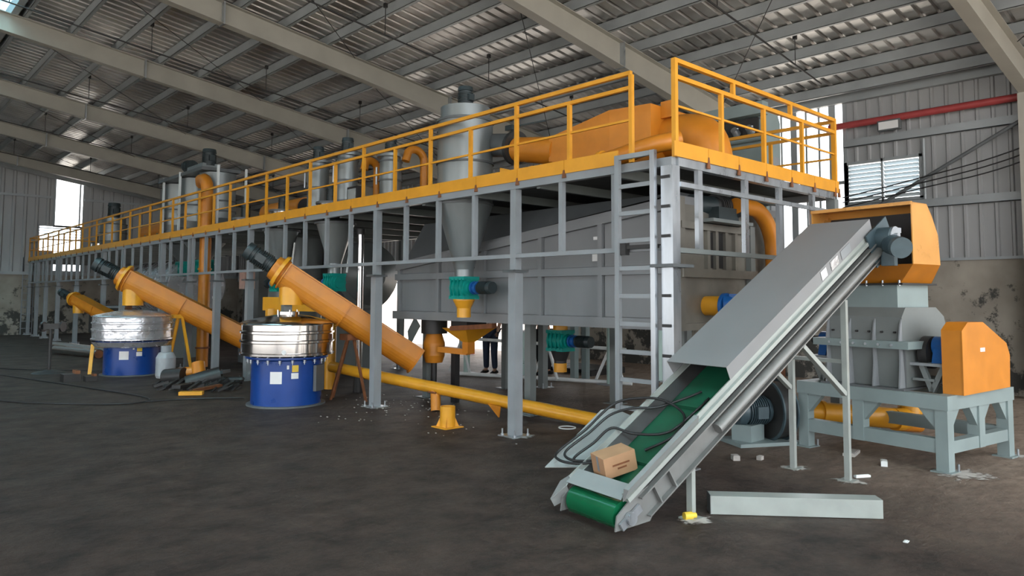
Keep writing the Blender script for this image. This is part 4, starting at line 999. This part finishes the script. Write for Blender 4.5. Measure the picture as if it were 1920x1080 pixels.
for (a, b) in ((0, 0), (TU, 0), (0, TW), (TU, TW)):
    K('foot_plate', tbox(MB(), a - .1, b - .1, 0, a + .1, b + .1, .012), GREYB)
    K('anchor_bolt', MB().cyl(T3(a + .09, b - .08, .0), T3(a + .09, b - .08, .08), .012, n=8), GALV)

sh = thing('shredder', 'grey ribbed shredder body with blue bearings standing on the blue-grey stand', 'shredder', tuple(T3(0, .6, TZ)))
K = lambda n, mb, M, lab=None: world_part(n, mb, M, sh, lab)
wa, wb_ = .42, 1.26
K('lower_body', MB().prism([T3(.10, wa, TZ), T3(1.0, wa, TZ), T3(1.08, wa, 1.22), T3(.06, wa, 1.22)], w2 * (wb_ - wa)), GREY)
K('upper_body', MB().prism([T3(.06, wa, 1.22), T3(1.06, wa, 1.22), T3(.95, wa, 1.50), T3(.78, wa, 1.60), T3(.14, wa, 1.60), T3(.06, wa, 1.50)], w2 * (wb_ - wa)), GREY)
K('neck', tbox(MB(), .14, wa + .08, 1.60, .78, wb_ - .02, 1.84), GREYB)
K('split_flange', tbox(MB(), -.02, wa - .1, 1.17, 1.12, wb_ + .14, 1.25), GREYB)
for w_ in (wa, .70, .98, wb_ - .02):
    K('rib', MB().prism([T3(-.01, w_, TZ + .02), T3(.12, w_, TZ + .02), T3(.12, w_, 1.17), T3(.02, w_, 1.17), T3(.02, w_, 1.0)], w2 * .018), GREYL)
    K('rib', MB().prism([T3(.0, w_, 1.25), T3(.06, w_, 1.25), T3(.06, w_, 1.48), T3(.03, w_, 1.42)], w2 * .014), GREYL)
for w_ in (.49, .63, .77, .91, 1.05, 1.19):
    K('bolt', MB().cyl(T3(-.02, w_, 1.21), T3(-.04, w_, 1.21), .014, n=6), GALV)
    K('bolt', MB().cyl(T3(.06, w_, 1.34), T3(.03, w_, 1.34), .012, n=6), DARK)
K('lower_ledge', tbox(MB(), -.03, wa - .05, TZ, 1.1, wb_ + .05, TZ + .02), GREYD)
# bearing brackets both sides
for s_, w0 in ((-1, wa), (1, wb_)):
    K('bearing_shelf', tbox(MB(), .2, min(w0, w0 + s_ * .34), 1.0, .7, max(w0, w0 + s_ * .34), 1.03), GREYL)
    K('shelf_foot', tbox(MB(), .2, min(w0 + s_ * .02, w0 + s_ * .24), TZ + .1, .6, max(w0 + s_ * .02, w0 + s_ * .24), TZ + .125).bar(T3(.25, w0 + s_ * .1, 1.0), T3(.25, w0 + s_ * .2, TZ), .05, .05).bar(T3(.25, w0 + s_ * .32, 1.0), T3(.25, w0 + s_ * .2, TZ), .05, .05), GREY)
    K('bearing_block', MB().cyl(T3(.42, w0 + s_ * .16, 1.2), T3(.42, w0 + s_ * .30, 1.2), .10, n=20).prism([T3(.28, w0 + s_ * .18, 1.03), T3(.56, w0 + s_ * .18, 1.03), T3(.5, w0 + s_ * .18, 1.22), T3(.34, w0 + s_ * .18, 1.22)], w2 * s_ * .1), BLUE2, 'blue bearing block')
    K('shaft', MB().cyl(T3(.42, w0, 1.2), T3(.42, w0 + s_ * .42, 1.2), .05, n=16), DARK)
K('flywheel', MB().cyl(T3(.42, wa - .05, 1.13), T3(.42, wa - .14, 1.13), .17, n=28), DARK)
# belt guard
gd = thing('belt_guard', 'big orange angular belt guard at the right end of the shredder', 'guard', tuple(T3(0, .1, TZ)))
u0_ = .0
prof = [(-.02, TZ), (.98, TZ + .02), (1.0, 1.10), (.93, 1.23), (.42, 1.46), (.10, 1.46), (-.02, 1.38)]
gf = [T3(a + .16, -.13, z) for a, z in prof]
world_part('shell', MB().prism(gf, w2 * .20), ORANGE, gd)
world_part('rim', MB().prism([T3(a + .16 + (.5 - a) * -.02, -.134, z) for a, z in prof], w2 * .008), ORANGE, gd)
world_part('label', MB().prism([T3(.50, -.137, 1.16), T3(.60, -.137, 1.16), T3(.60, -.137, 1.20), T3(.50, -.137, 1.20)], w2 * .003), WHITE, gd, 'small pale plate')
world_part('back_plate', MB().prism([T3(.22, .08, TZ), T3(.55, .08, TZ), T3(.5, .08, 1.3), T3(.28, .08, 1.3)], w2 * .02), BLUE2, gd, 'blue back plate')

# hood
hd = thing('feed_hood', 'large orange feed hood open toward the conveyor, above the shredder', 'hood', tuple(T3(0, .8, 1.84)))
K = lambda n, mb, M, lab=None: world_part(n, mb, M, hd, lab)
h0, h1 = .22, 1.36      # w range
uf = -.06
hp = [(uf, 2.05), (uf, 2.68), (uf + .30, 2.68), (uf + .40, 2.56), (uf + .52, 2.36), (uf + .55, 2.05)]
th = .012
ORH = mat('hood orange paint', (.66, .32, .08), .3, .15, .08, 3)
for w_ in (h0, h1 - th): K('side_panel', MB().prism([T3(a, w_, z) for a, z in hp], w2 * th), ORH)
for k in range(1, 5):
    (a, z), (b, zz) = hp[k], hp[k + 1]
    K('roof_panel' if k == 1 else 'back_panel', MB().plate([T3(a, h0, z), T3(b, h0, zz), T3(b, h1, zz), T3(a, h1, z)], .008), ORH)
K('inner_lining', MB().plate([T3(.3, h0 + .02, 2.05), T3(.3, h1 - .02, 2.05), T3(.3, h1 - .02, 2.66), T3(.3, h0 + .02, 2.66)], .01), BLACK, 'black rubber curtain')
K('top_lip', MB().bar(T3(uf, h0, 2.675), T3(uf, h1, 2.675), .03, .035), ORH)
fa = [T3(uf, h0, 2.05), T3(uf + .55, h0, 2.05), T3(uf + .55, h1, 2.05), T3(uf, h1, 2.05)]
fb = [T3(.14, wa + .04, 1.86), T3(.78, wa + .04, 1.86), T3(.78, wb_ + .0, 1.86), T3(.14, wb_ + .0, 1.86)]
K('funnel', MB().add(fa + fb, [(0, 1, 5, 4), (1, 2, 6, 5), (2, 3, 7, 6), (3, 0, 4, 7)]), ORANGE)
K('bottom_flange', tbox(MB(), .10, wa + .0, 1.84, .82, wb_ + .04, 1.86), DARK)
for k in range(5): K('flange_bolt', MB().cyl(T3(.11, .46 + k * .18, 1.83), T3(.11, .46 + k * .18, 1.89), .012, n=6), GALV)

# ------------------------------------------------------------------ blower with yellow pipe
fn = thing('centrifugal_fan', 'dark round centrifugal fan with blue-grey motor behind the conveyor legs', 'fan', (8.5, 4.5, 0))
K = lambda n, mb, M, lab=None: world_part(n, mb, M, fn, lab)
fc = V((8.28, 4.36, .375)); fd = V((.88, -.47, 0)).normalized()
K('scroll', MB().cyl(fc - fd * .10, fc + fd * .10, .33, n=40), DARK)
K('rim', MB().lathe(fc - fd * .1, [(.33, 0), (.36, 0), (.36, .02), (.33, .02)], n=40, axis=tuple(fd)), MOTORB)
K('rim', MB().lathe(fc + fd * .08, [(.33, 0), (.36, 0), (.36, .02), (.33, .02)], n=40, axis=tuple(fd)), MOTORB)
motor_parts(fn, fc - fd * .1, -fd, .17, .42, MOTORB)
K('base_frame', MB().bar(fc - fd * .6 + V((0, 0, -.355)), fc + fd * .2 + V((0, 0, -.355)), .5, .04).bar(fc - fd * .35 + V((0, 0, -.34)), fc - fd * .35 + V((0, 0, -.15)), .25, .3), GREYB)
yp = thing('suction_pipe', 'yellow pipe with black flange and elbow passing behind the stand', 'pipe', (9, 4.2, 0))
K = lambda n, mb, M, lab=None: world_part(n, mb, M, yp, lab)
pe = V((9.85, 3.50, .20)); ps = fc + fd * .10
K('pipe', MB().cyl(ps, pe, .125, n=28), YELLOW)
K('reducer', MB().cyl(ps, ps + (pe - ps) * .18, .18, .135, n=28), YELLOW)
K('collar', MB().cyl(ps + (pe - ps) * .3, ps + (pe - ps) * .33, .15, n=28), YELLOW)
K('elbow', MB().tube(smooth([pe - V((.1, -.05, 0)), pe, pe + V((.12, -.05, .04)), pe + V((.16, -.06, .2))]), .14, n=20), YELLOW)
K('black_flange', MB().cyl(pe + V((.16, -.06, .2)), pe + V((.16, -.06, .25)), .2, n=28), BLACK, 'black flange')
K('side_outlet', MB().cyl(pe + V((0, 0, -.06)), pe + V((.26, -.12, -.09)), .09, n=20), ORANGE)
K('saddle', MB().box(9.3, 3.65, 0, 9.4, 3.95, .12), GREY)

# ------------------------------------------------------------------ floor things
lp = thing('long_pipe', 'long slim yellow pipe lying on the floor with a cut branch', 'pipe', (6.7, 8.5, 0))
a, b, c = V((6.30, 11.3, .50)), V((6.72, 8.9, .35)), V((7.33, 5.95, .10))
world_part('pipe', MB().cyl(a, c, .088, n=24), YELLOW, lp)
bp_ = a + (c - a) * .435
world_part('branch', MB().cyl(bp_, bp_ + V((-.06, -.1, -.33)), .075, n=20), ORANGE, lp)
world_part('branch_mouth', MB().cyl(bp_ + V((-.06, -.1, -.331)), bp_ + V((-.061, -.102, -.336)), .068, n=20), BLACK, lp, 'dark pipe mouth')
bq = a + (c - a) * .66
world_part('bracket', MB().prism([bq + V((-.1, .15, -.05)), bq + V((-.14, -.15, -.05)), bq + V((-.14, -.12, -.2))], (.02, 0, 0)), ORANGE, lp)
world_part('weld', MB().tube([bp_ + V((.0, .09, -.03)), bp_ + V((-.09, .05, -.06)), bp_ + V((-.08, -.12, -.06))], .014, n=6), RUST, lp)

# small flanged stub
sb = thing('pipe_stub', 'short upright yellow flanged pipe stub standing on the open floor', 'pipe stub', (5.98, 7.68, 0))
world_part('flange', MB().prism([(5.83, 7.53, 0), (6.13, 7.53, 0), (6.13, 7.83, 0), (5.83, 7.83, 0)], (0, 0, .012)), YELLOW, sb)
world_part('pipe', MB().lathe((5.98, 7.68, 0), [(.10, .012), (.10, .27), (.093, .27), (.093, .012)], n=28), YELLOW, sb)
for k in range(4): world_part('gusset', MB().prism([(5.98 + .098 * cos(pi / 4 + k * pi / 2), 7.68 + .098 * sin(pi / 4 + k * pi / 2), .012), (5.98 + .15 * cos(pi / 4 + k * pi / 2), 7.68 + .15 * sin(pi / 4 + k * pi / 2), .012), (5.98 + .098 * cos(pi / 4 + k * pi / 2), 7.68 + .098 * sin(pi / 4 + k * pi / 2), .13)], (.006, .006, 0)), YELLOW, sb)

# channel beam
cbm = thing('channel_beam', 'pale grey steel box beam lying on the floor in front of the conveyor', 'beam', (5.5, 2.8, 0))
a, b = V((5.20, 3.30, .075)), V((6.08, 2.34, .075))
world_part('beam', MB().bar(a, b, .15, .14), CHAN, cbm)
world_part('end_cap', MB().bar(a - (b - a).normalized() * .004, a, .15, .15), GREYD, cbm, 'dark open end')
# loose pipe pieces right
def floor_box(name, label, cat, x, y, sx, sy, sz, M, rz=0):
    o = obj(name, MB().box(-sx / 2, -sy / 2, 0, sx / 2, sy / 2, sz).box(-sx / 2 + .01, -sy / 2 + .01, sz, sx / 2 - .01, sy / 2 - .01, sz + .004), M)
    o.location = (x, y, 0); o.rotation_euler = (0, 0, rz); return tag(o, label, cat)
floor_box('foam_block', 'small white block on the floor under the shredder stand', 'block', 7.95, 3.0, .12, .06, .05, WPIPE, .4)
floor_box('white_strip', 'thin white strip on the floor beside the tall conveyor foot', 'strip', 7.28, 2.95, .16, .04, .02, WPIPE, -.5)
floor_box('crumpled_paper', 'pale crumpled scrap below the shredder stand, left of the white block', 'scrap', 8.25, 3.45, .3, .12, .03, PLAST, .2)
floor_box('rag', 'little dirty scrap on the floor right of the conveyor brace', 'scrap', 7.05, 4.15, .1, .07, .05, PLAST, .8)
floor_box('rag', 'dusty clod beside the dirty scrap near the conveyor brace', 'scrap', 7.25, 3.98, .07, .05, .04, PLAST, .1)
floor_box('paper_bit', 'tiny white paper bit on the foreground floor at right', 'scrap', 5.6, 1.98, .05, .03, .006, WPIPE, .1)
t = tag(obj('green_ring', MB().lathe((0, 0, 0), [(.11, 0), (.14, 0), (.14, .012), (.11, .012), (.11, 0)], n=32), TEAL), 'flat green ring lying on the floor left of the ladder foot', 'ring'); t.location = (7.75, 6.75, 0.002)
t = tag(obj('tape_roll', MB().lathe((0, 0, 0), [(.10, 0), (.115, 0), (.115, .01), (.10, .01), (.10, 0)], n=32), WPIPE), 'pale wire ring on the floor beside the pipe end', 'ring'); t.location = (7.1, 6.6, 0.002)
# yellow valve by the low leg
t = tag(obj('yellow_cap', MB().cyl((0, 0, .03), (.06, -.03, .03), .03, n=16).cyl((.06, -.03, .03), (.09, -.045, .03), .02, n=16), LYEL), 'small yellow cap at the low conveyor foot', 'cap'); t.location = (4.87, 3.31, 0)

# gas bottle
gb = thing('gas_bottle', 'grey gas bottle with collar standing right of the wrapped sieve', 'gas bottle', (5.13, 16.0, 0))
world_part('bottle', MB().lathe((5.13, 16.0, 0), [(0, .0), (.17, .01), (.19, .06), (.19, .42), (.14, .52), (.05, .56), (0, .56)], n=32), mat('bottle grey', (.33, .35, .37), .4), gb)
world_part('collar', MB().lathe((5.13, 16.0, 0), [(.1, .53), (.1, .66), (.09, .66), (.09, .53)], n=24), GREYL, gb)
world_part('valve', MB().cyl((5.13, 16.0, .56), (5.13, 16.0, .64), .02, n=8), RUST, gb)

# scrap pile: individual offcuts
items = [('pipe_offcut', 'short orange pipe offcut on top of the dark scrap heap', ORANGE, 'c', (5.2, 14.35, .30), (.0, .35, .9), .12, .26),
         ('pipe_offcut', 'open-ended orange pipe offcut lying on the left of the scrap heap', ORANGE, 'c', (5.0, 14.6, .22), (.9, -.4, .1), .11, .35),
         ('pipe_offcut', 'dark pipe offcut with ragged mouth on the scrap heap', DARK, 'c', (4.85, 14.6, .17), (.6, -.8, .1), .15, .4),
         ('round_bar', 'black tube end at the right of the scrap heap', BLACK, 'c', (5.6, 13.9, .1), (.8, -.5, 0), .07, .5),
         ('orange_plate', 'flat orange plate in front of the scrap heap', YELLOW, 'b', (4.6, 13.0, .035), (.9, -.6, 0), .14, .38),
         ('angle_offcut', 'brown steel offcut leaning at the front of the scrap heap', RUST, 'b', (5.0, 13.4, .05), (.7, .2, .05), .10, .6),
         ('box_offcut', 'dark square tube offcut at the bottom of the scrap heap', DARK, 'b', (4.75, 13.7, .09), (.8, .5, 0), .18, .5),
         ('tube_bundle', 'dark bent duct piece in the middle of the scrap heap', DARK, 'c', (5.15, 13.95, .14), (.9, -.3, .25), .16, .6),
         ('steel_sheet', 'teal grey sheet piece behind the orange offcut on the scrap heap', MOTORB, 'b', (5.5, 14.5, .2), (.7, -.7, .1), .35, .6)]
for nm, lab, M, k, c, d, r, L in items:
    c = V(c); d = V(d).normalized()
    t = thing(nm, lab, 'offcut', tuple(c))
    if k == 'c':
        world_part('tube', MB().cyl(c - d * L / 2, c + d * L / 2, r, n=20), M, t)
        world_part('mouth', MB().cyl(c - d * (L / 2 + .004), c - d * (L / 2 - .01), r * .85, n=20), BLACK, t)
    else:
        world_part('piece', MB().bar(c - d * L / 2, c + d * L / 2, r, min(r * .5, .06)), M, t)
# rubbish bed under the pile
rb_ = MB()
for k in range(90):
    a = random.random() * 2 * pi; q_ = random.random() ** .6
    x, y = 5.1 + .75 * q_ * cos(a), 14.0 + 1.0 * q_ * sin(a); s = .03 + .07 * random.random()
    h = .02 + .1 * (1 - q_) * random.random() + s
    rb_.bar((x - s, y - s * random.random(), s * .3), (x + s * 1.6, y + s * (random.random() - .5) * 3, h), s * .7, s * .5)
o = tag(obj('scrap_bits', rb_, DARK), 'dark mixed scrap bits heaped between the two sieves', 'scrap'); o['kind'] = 'stuff'
rb_ = MB()
for k in range(60):
    x, y = random.gauss(6.7, .35), random.gauss(9.6, .8); s = .008 + .012 * random.random()
    rb_.box(x, y, 0, x + s, y + s * 1.5, s * .5)
for k in range(30):
    x, y = random.gauss(5.7, .4), random.gauss(8.6, 1.0); s = .006 + .01 * random.random()
    rb_.box(x, y, 0, x + s, y + s * 1.5, s * .5)
o = tag(obj('weld_crumbs', rb_, PLAST), 'pale crumbs scattered on the floor around the platform post', 'debris'); o['kind'] = 'stuff'

# silver pipes on floor, far left
for lab, p, q_ in (('longer silver pipe lying on the floor left of the wrapped sieve', (5.2, 26.6, .13), (5.75, 22.3, .13)), ('shorter silver pipe lying in front of the longer one', (4.85, 24.6, .12), (5.35, 22.0, .12))):
    t = thing('floor_pipe', lab, 'pipe', p)
    world_part('tube', MB().cyl(p, q_, .125, n=20), STEEL, t)
    d = (V(q_) - V(p)).normalized()
    world_part('mouth', MB().cyl(V(q_), V(q_) + d * .004, .11, n=20), RUST if 'shorter' in lab else BLACK, t)
# pedestal grinder
pg = thing('pedestal_grinder', 'thin dark pedestal with twin grinder heads on the left floor', 'grinder', (3.58, 18.68, 0))
world_part('base', MB().lathe((3.58, 18.68, 0), [(0, .08), (.06, .07), (.3, .02), (.34, 0)], n=24), DARK, pg)
world_part('pole', MB().cyl((3.58, 18.68, .05), (3.58, 18.68, .95), .035, n=10), DARK, pg)
world_part('head', MB().bar((3.48, 18.78, 1.0), (3.74, 18.54, 1.02), .12, .12), DARK, pg)
for s_ in (-1, 1): world_part('wheel', MB().cyl((3.61 + s_ * .14, 18.66 - s_ * .13, 1.0), (3.61 + s_ * .17, 18.66 - s_ * .16, 1.0), .11, n=20), BLACK, pg)
# dark channel bits on the floor
for lab, x, y, sz in (('dark square steel block with notch on the left floor', 3.55, 16.6, .3), ('smaller dark block right beside the notched one', 3.85, 16.4, .2)):
    t = thing('steel_block', lab, 'steel block', (x, y, 0))
    world_part('body', MB().box(x - sz * .5, y - sz * .5, 0, x + sz * .5, y + sz * .5, sz * .5), DARK, t)
    world_part('lug', MB().box(x + sz * .2, y - sz * .5, sz * .5, x + sz * .45, y + sz * .5, sz * .72), RUST, t)
# cables on floor
def cable(label, pts, r=.012): return tag(obj('cable', MB().tube(smooth([(x, y, r) for x, y in pts], 8), r, n=6), BLACK), label, 'cable', 'cables on the floor')
cable('long dark cable curving over the left floor in front of the sieves', [(2.3, 20.5), (3.0, 17.5), (3.6, 14.8), (3.9, 13.2), (3.75, 12.6), (3.2, 12.7), (2.4, 13.6), (1.9, 14.6)])
cable('thin cable running past the pedestal grinder to the wrapped sieve', [(2.6, 21), (3.4, 19.6), (4.2, 18.7), (4.6, 18.2)])
cable('dark cable from the scrap heap toward the near sieve', [(3.75, 12.6), (4.3, 12.5), (4.7, 12.3), (5.1, 12.0)])

# ------------------------------------------------------------------ behind: white frame, mint posts, pallet, drum, people
wf = thing('support_rack', 'white tubular frame standing on the floor behind the dryer', 'frame', (10.9, 10.5, 0))
K = lambda n, mb, M, lab=None: world_part(n, mb, M, wf, lab)
K('top_rail', MB().cyl((10.3, 12.6, .78), (11.6, 9.2, .66), .035, n=10), WPIPE)
K('bottom_rail', MB().cyl((10.0, 12.6, .04), (11.4, 8.9, .04), .04, n=10), WPIPE)
for (x, y) in ((10.25, 12.4), (10.8, 10.3), (11.4, 9.1)):
    K('strut', MB().cyl((x, y, .04), (x + .05, y + .35, .75), .03, n=10), WPIPE)
    K('strut', MB().cyl((x, y + .7, .04), (x + .05, y + .35, .75), .03, n=10), WPIPE)
mp_ = thing('mint_post', 'round mint green post with foot plate behind the ladder', 'post', (11.2, 9.25, 0))
world_part('post', MB().cyl((11.2, 9.25, .02), (11.2, 9.25, 1.6), .085, n=20), MINT, mp_); world_part('foot', MB().box(11.0, 9.05, 0, 11.4, 9.45, .02), GREYL, mp_)
world_part('clamp', MB().cyl((11.2, 9.25, 1.1), (11.2, 9.25, 1.14), .1, n=20), DARK, mp_)
mp_ = thing('mint_post', 'round mint green post seen through the ladder rungs', 'post', (12.4, 9.0, 0))
world_part('post', MB().cyl((12.4, 9.0, .02), (12.4, 9.0, 1.6), .08, n=20), MINT, mp_); world_part('foot', MB().box(12.25, 8.85, 0, 12.55, 9.15, .02), GREYL, mp_)
mp_ = thing('mint_post', 'mint green post far behind, left of the first standing person', 'post', (10.4, 12.9, 0))
world_part('post', MB().cyl((10.45, 12.75, .02), (10.45, 12.75, 1.6), .07, n=20), MINT, mp_); world_part('foot', MB().box(10.3, 12.6, 0, 10.6, 12.9, .02), GREYL, mp_)
pa = thing('pallet', 'low dark pallet on the floor behind the dryer', 'pallet', (12.5, 11.1, 0))
for k in range(7): world_part('slat', MB().box(12.05 + k * .17, 10.5, .11, 12.17 + k * .17, 12.0, .13), DARK, pa)
for y in (10.5, 11.2, 11.9): world_part('bearer', MB().box(12.05, y, 0, 13.2, y + .1, .11), DARK, pa)
bd = thing('pale_drum', 'pale mint drum with dark lettering patch between the two persons', 'drum', (11.0, 11.6, 0))
world_part('drum', MB().lathe((10.9, 11.45, 0), [(0, 0), (.29, 0), (.29, .3), (.3, .31), (.29, .32), (.29, .62), (.3, .63), (.29, .64), (.29, .95), (0, .95)], n=32), MINT, bd)
world_part('lid', MB().cyl((10.9, 11.45, .95), (10.9, 11.45, .98), .3, n=32), WHITE, bd)
t = thing('fire_extinguisher', 'small red object on the yard floor beyond the doorway', 'extinguisher', (14, 16, 0))
world_part('body', MB().lathe((14.0, 16.9, 0), [(0, 0), (.12, 0), (.12, .4), (.05, .5), (0, .5)], n=20), RED, t); world_part('valve', MB().cyl((14.0, 16.9, .5), (14.0, 16.9, .58), .03, n=8), BLACK, t)

def person(label, x, y, rz, pants, shirt, lean=0):
    t = thing('person', label, 'person', (x, y, 0), rz, 'people behind the dryer')
    def skin_mesh(name, verts, edges, rad, M, root=0, lv=2):
        me = bpy.data.meshes.new(name); me.from_pydata(verts, edges, []); me.materials.append(M)
        o = bpy.data.objects.new(name, me); COL.objects.link(o); o.parent = t
        sk = o.modifiers.new('skin', 'SKIN'); ss = o.modifiers.new('sub', 'SUBSURF'); ss.levels = lv; ss.render_levels = lv
        for i, r in enumerate(rad): me.skin_vertices[0].data[i].radius = (r, r)
        me.skin_vertices[0].data[root].use_root = True
        return o
    # body: pelvis, spine, neck, head, arms
    vb = [(0, 0, .93), (0, 0, 1.12), (.01, 0, 1.32), (.0, 0, 1.46), (.01, 0, 1.54), (.03, 0, 1.64), (.02, 0, 1.72),
          (0, .19, 1.40), (.02, .25, 1.14), (.12, .24, .92), (0, -.19, 1.40), (.02, -.25, 1.14), (.12, -.24, .92),
          (0, .1, .88), (.03, .11, .48), (0, .12, .09), (.14, .14, .05), (0, -.1, .88), (-.03, -.12, .48), (-.06, -.13, .09), (.08, -.15, .05)]
    eb_ = [(0, 1), (1, 2), (2, 3), (3, 4), (4, 5), (5, 6), (3, 7), (7, 8), (8, 9), (3, 10), (10, 11), (11, 12), (0, 13), (13, 14), (14, 15), (15, 16), (0, 17), (17, 18), (18, 19), (19, 20)]
    rad = [.14, .13, .15, .09, .055, .095, .08, .065, .045, .035, .065, .045, .035, .095, .065, .045, .04, .095, .065, .045, .04]
    skin_mesh('body', vb, eb_, rad, SKIN)
    skin_mesh('trousers', [(0, 0, .98), (0, .1, .9), (.03, .11, .48), (0, .12, .10), (0, -.1, .9), (-.03, -.12, .48), (-.06, -.13, .10)], [(0, 1), (1, 2), (2, 3), (0, 4), (4, 5), (5, 6)], [.155, .11, .08, .065, .11, .08, .065], pants)
    skin_mesh('shirt', [(0, 0, 1.0), (0, 0, 1.2), (.01, 0, 1.36), (0, .2, 1.40), (.02, .25, 1.2), (0, -.2, 1.40), (.02, -.25, 1.2), (0, 0, 1.44)], [(0, 1), (1, 2), (2, 7), (7, 3), (3, 4), (7, 5), (5, 6)], [.16, .155, .16, .085, .065, .085, .065, .08], shirt)
    for yy_, x0 in ((.13, 0), (-.14, -.06)):
        obj('shoe', MB().tube([(x0 - .08, yy_, .045), (x0, yy_, .055), (x0 + .1, yy_, .045), (x0 + .2, yy_, .032)], .05, n=12, rs=[.035, .05, .045, .026]), BLACK, t, local=True)
    obj('hair', MB().lathe((.01, 0, 0), [(.098, 1.66), (.105, 1.72), (.08, 1.79), (0, 1.82)], n=18), BLACK, t, local=True)
    for s_ in (-1, 1):
        for k in range(4): obj('finger', MB().tube([(.12 + k * .018, s_ * .24, .9), (.125 + k * .018, s_ * .24, .86), (.12 + k * .016, s_ * .235, .82)], .008, n=6), SKIN, t, local=True)
        obj('thumb', MB().tube([(.1, s_ * .22, .92), (.12, s_ * .19, .88), (.125, s_ * .18, .85)], .009, n=6), SKIN, t, local=True)
    for s_ in (-1, 1):
        obj('ear', MB().cyl((.02, s_ * .09, 1.65), (.02, s_ * .105, 1.65), .022, n=10), SKIN, t, local=True)
        obj('eye', MB().cyl((.112, s_ * .035, 1.665), (.12, s_ * .035, 1.665), .01, n=8), BLACK, t, local=True)
    obj('nose', MB().cyl((.11, 0, 1.65), (.14, 0, 1.625), .012, .018, n=8), SKIN, t, local=True)
    return t
person('standing person in dark blue trousers and boots seen below the dryer, left one', 10.75, 12.3, radians(200), JEAN, SHIRT)
person('standing person in black trousers behind the rear post, right one', 11.45, 11.35, radians(100), BLACKC, BLACKC)

# flood lamp on back wall
fl = thing('flood_lamp', 'small white flood lamp mounted on the back wall below the red pipe', 'lamp', (15.1, 5.37, 5.05))
world_part('case', MB().box(15.02, 5.2, 4.98, 15.12, 5.62, 5.18), GREYD, fl)
world_part('glass', MB().box(15.005, 5.23, 5.0, 15.018, 5.59, 5.15), WHITE, fl)
world_part('bracket', MB().box(15.12, 5.35, 5.0, 15.25, 5.45, 5.05), GREY, fl)
# cables strung along the back wall
for k, lab in enumerate(('uppermost sagging wire across the back wall', 'middle sagging wire across the back wall', 'lowest sagging wire across the back wall')):
    tag(obj('wall_wire', MB().tube(smooth([(14.95, 6.3, 3.72 - k * .1), (14.95, 4.9, 3.95 - k * .1), (14.95, 3.4, 4.25 - k * .12), (14.95, 1.5, 4.9 - k * .12)], 8), .012, n=6), BLACK), lab, 'wire', 'wires on the back wall')
tag(obj('wall_brace', MB().cyl((15.0, 6.2, 3.2), (15.0, 3.2, 4.8), .035, n=8), GREYD), 'dark diagonal brace crossing the louvre window', 'brace')
